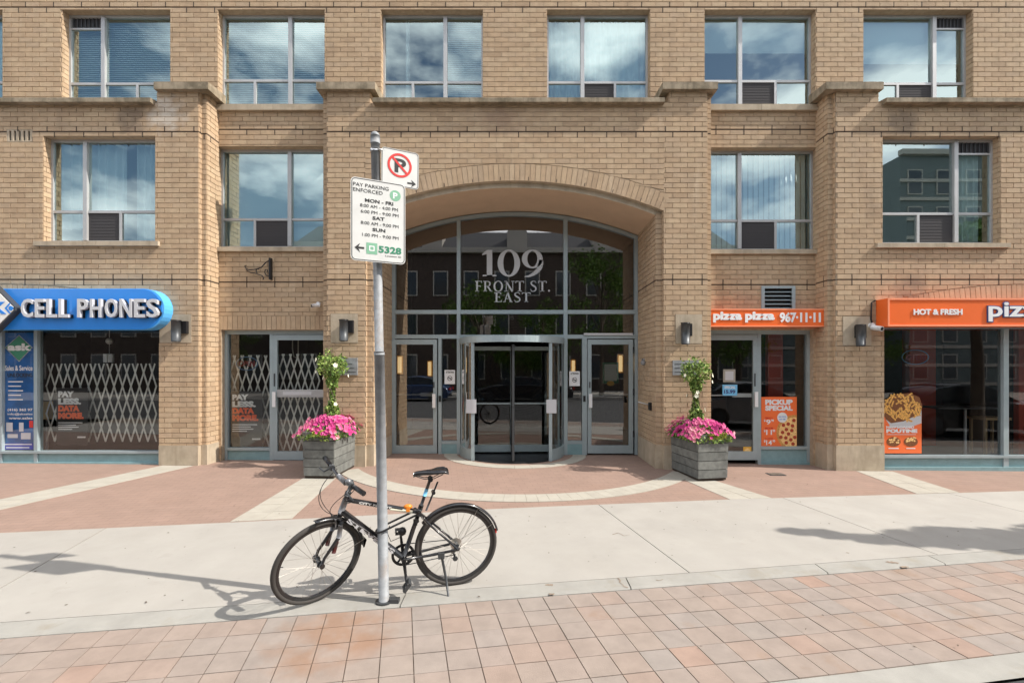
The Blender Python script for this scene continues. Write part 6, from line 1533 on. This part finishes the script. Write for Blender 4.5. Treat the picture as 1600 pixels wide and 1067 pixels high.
# parked cars
def car(x, y, yaw, paint, lab, seed=0):
    t = thing('parked_car', lab, 'car', (0, 0, 0), 'cars parked along the kerb'); ORG[t.name] = Vector((0, 0, 0))
    prof = [(-2.2, .35), (-2.25, .6), (-2.15, .85), (-1.95, .95), (-1.2, 1.02), (-.95, 1.05), (.9, 1.02), (1.5, .93), (2.05, .78), (2.2, .6), (2.18, .32)]
    def loft(pts, hw, top=None, name='body', m_=paint, cut=.12):
        mb = MB(); ks = [-1, -.93, -.6, 0, .6, .93, 1]; n = len(pts)
        for k in ks:
            for (px_, pz_) in pts: mb.v.append((px_*(1-.04*abs(k)**3), hw*k, pz_-(cut*abs(k)**6)))
        for i in range(len(ks)-1):
            for j in range(n-1): a = i*n+j; mb.face((a, a+n, a+n+1, a+1), True)
            mb.face((i*n+n-1, (i+1)*n+n-1, (i+1)*n, i*n))
        mb.face(tuple(range(n))); mb.face(tuple((len(ks)-1)*n+j for j in range(n))); return mb.build(name, m_, t)
    loft(prof, .89); loft([(-1.75, .98), (-1.2, 1.38), (-.5, 1.46), (.15, 1.42), (.95, 1.0)], .74, name='cabin', m_=M['farglass'], cut=.06)
    loft([(-1.15, 1.39), (-.5, 1.475), (.1, 1.435), (.14, 1.41), (-.5, 1.44), (-1.1, 1.36)], .70, name='roof', cut=.05)
    for xx in (-1.35, 1.38):
        for s_ in (-1, 1):
            wh = MB().disc((xx, s_*.80, .32), (0, 1, 0), .32, .2, 24).build('wheel', M['tyre'], t); MB().disc((xx, s_*.90, .32), (0, 1, 0), .2, .02, 16).build('rim', M['darkgrey'], wh)
    for s_ in (-1, 1):
        MB().box(2.02, 2.16, s_*.6-.14, s_*.6+.14, .62, .74).build('headlight', M['white'], t); MB().box(-2.24, -2.17, s_*.6-.14, s_*.6+.14, .68, .8).build('tail_light', M['redprint'], t)
    t.location = (x, y, 0); t.rotation_euler = (0, 0, yaw)
P1 = mat('silver_car_paint', (.35, .36, .38), .3, .5, coat=.6); P2 = mat('black_car_paint', (.015, .015, .018), .25, .2, coat=.8); P3 = mat('blue_car_paint', (.03, .06, .14), .3, .3, coat=.7)
car(7.9, 1.9, rad(9), P1, 'silver car parked at the kerb just right of the picture'); car(13.2, 2.9, rad(9), P2, 'black car parked behind the silver car')
car(-6, -7.8, rad(180), P3, 'blue car parked across the road on the left'); car(1, -8, rad(180), P2, 'black car parked across the road in the middle')
# debris
t = thing('sidewalk_drain', 'small metal drain cover in the red paving by the pizza shop', 'drain cover', tuple(G(1212, 741))); g0 = G(1212, 741)
MB().box(g0.x-.13, g0.x+.13, g0.y-.09, g0.y+.09, g0.z, g0.z+.008).build('frame', M['darkgrey'], t)
m_ = MB()
for k in range(5): m_.box(g0.x-.10+k*.042, g0.x-.08+k*.042, g0.y-.07, g0.y+.07, g0.z+.0085, g0.z+.012)
m_.build('bars', M['sand'], t)
lf = MB(); random.seed(3)
for i in range(70):
    x = random.uniform(-4, 5); yy = random.uniform(3.0, 7.8); lf.tone = random.random(); z = gz(x, yy)+.013; s = random.uniform(.006, .018); a = random.random()*3
    lf.poly([(x+s*math.cos(a), yy+s*math.sin(a), z), (x-s*.4*math.sin(a), yy+s*.4*math.cos(a), z+.002), (x-s*math.cos(a), yy-s*math.sin(a), z), (x+s*.4*math.sin(a), yy-s*.4*math.cos(a), z+.004)])
for i in range(60):
    x = random.uniform(-5, 6); yy = random.uniform(by(x)+.1, ay(x)-.05); s = random.uniform(.004, .011); lf.tone = random.random()
    lf.poly([(x+s*math.cos(a)*random.uniform(.7, 1.2), yy+s*math.sin(a), gz(x, yy)+.0085) for a in lin(0, 6.283, 8)[:-1]])
lf.build('leaf_litter', M['bark'], kind='stuff')
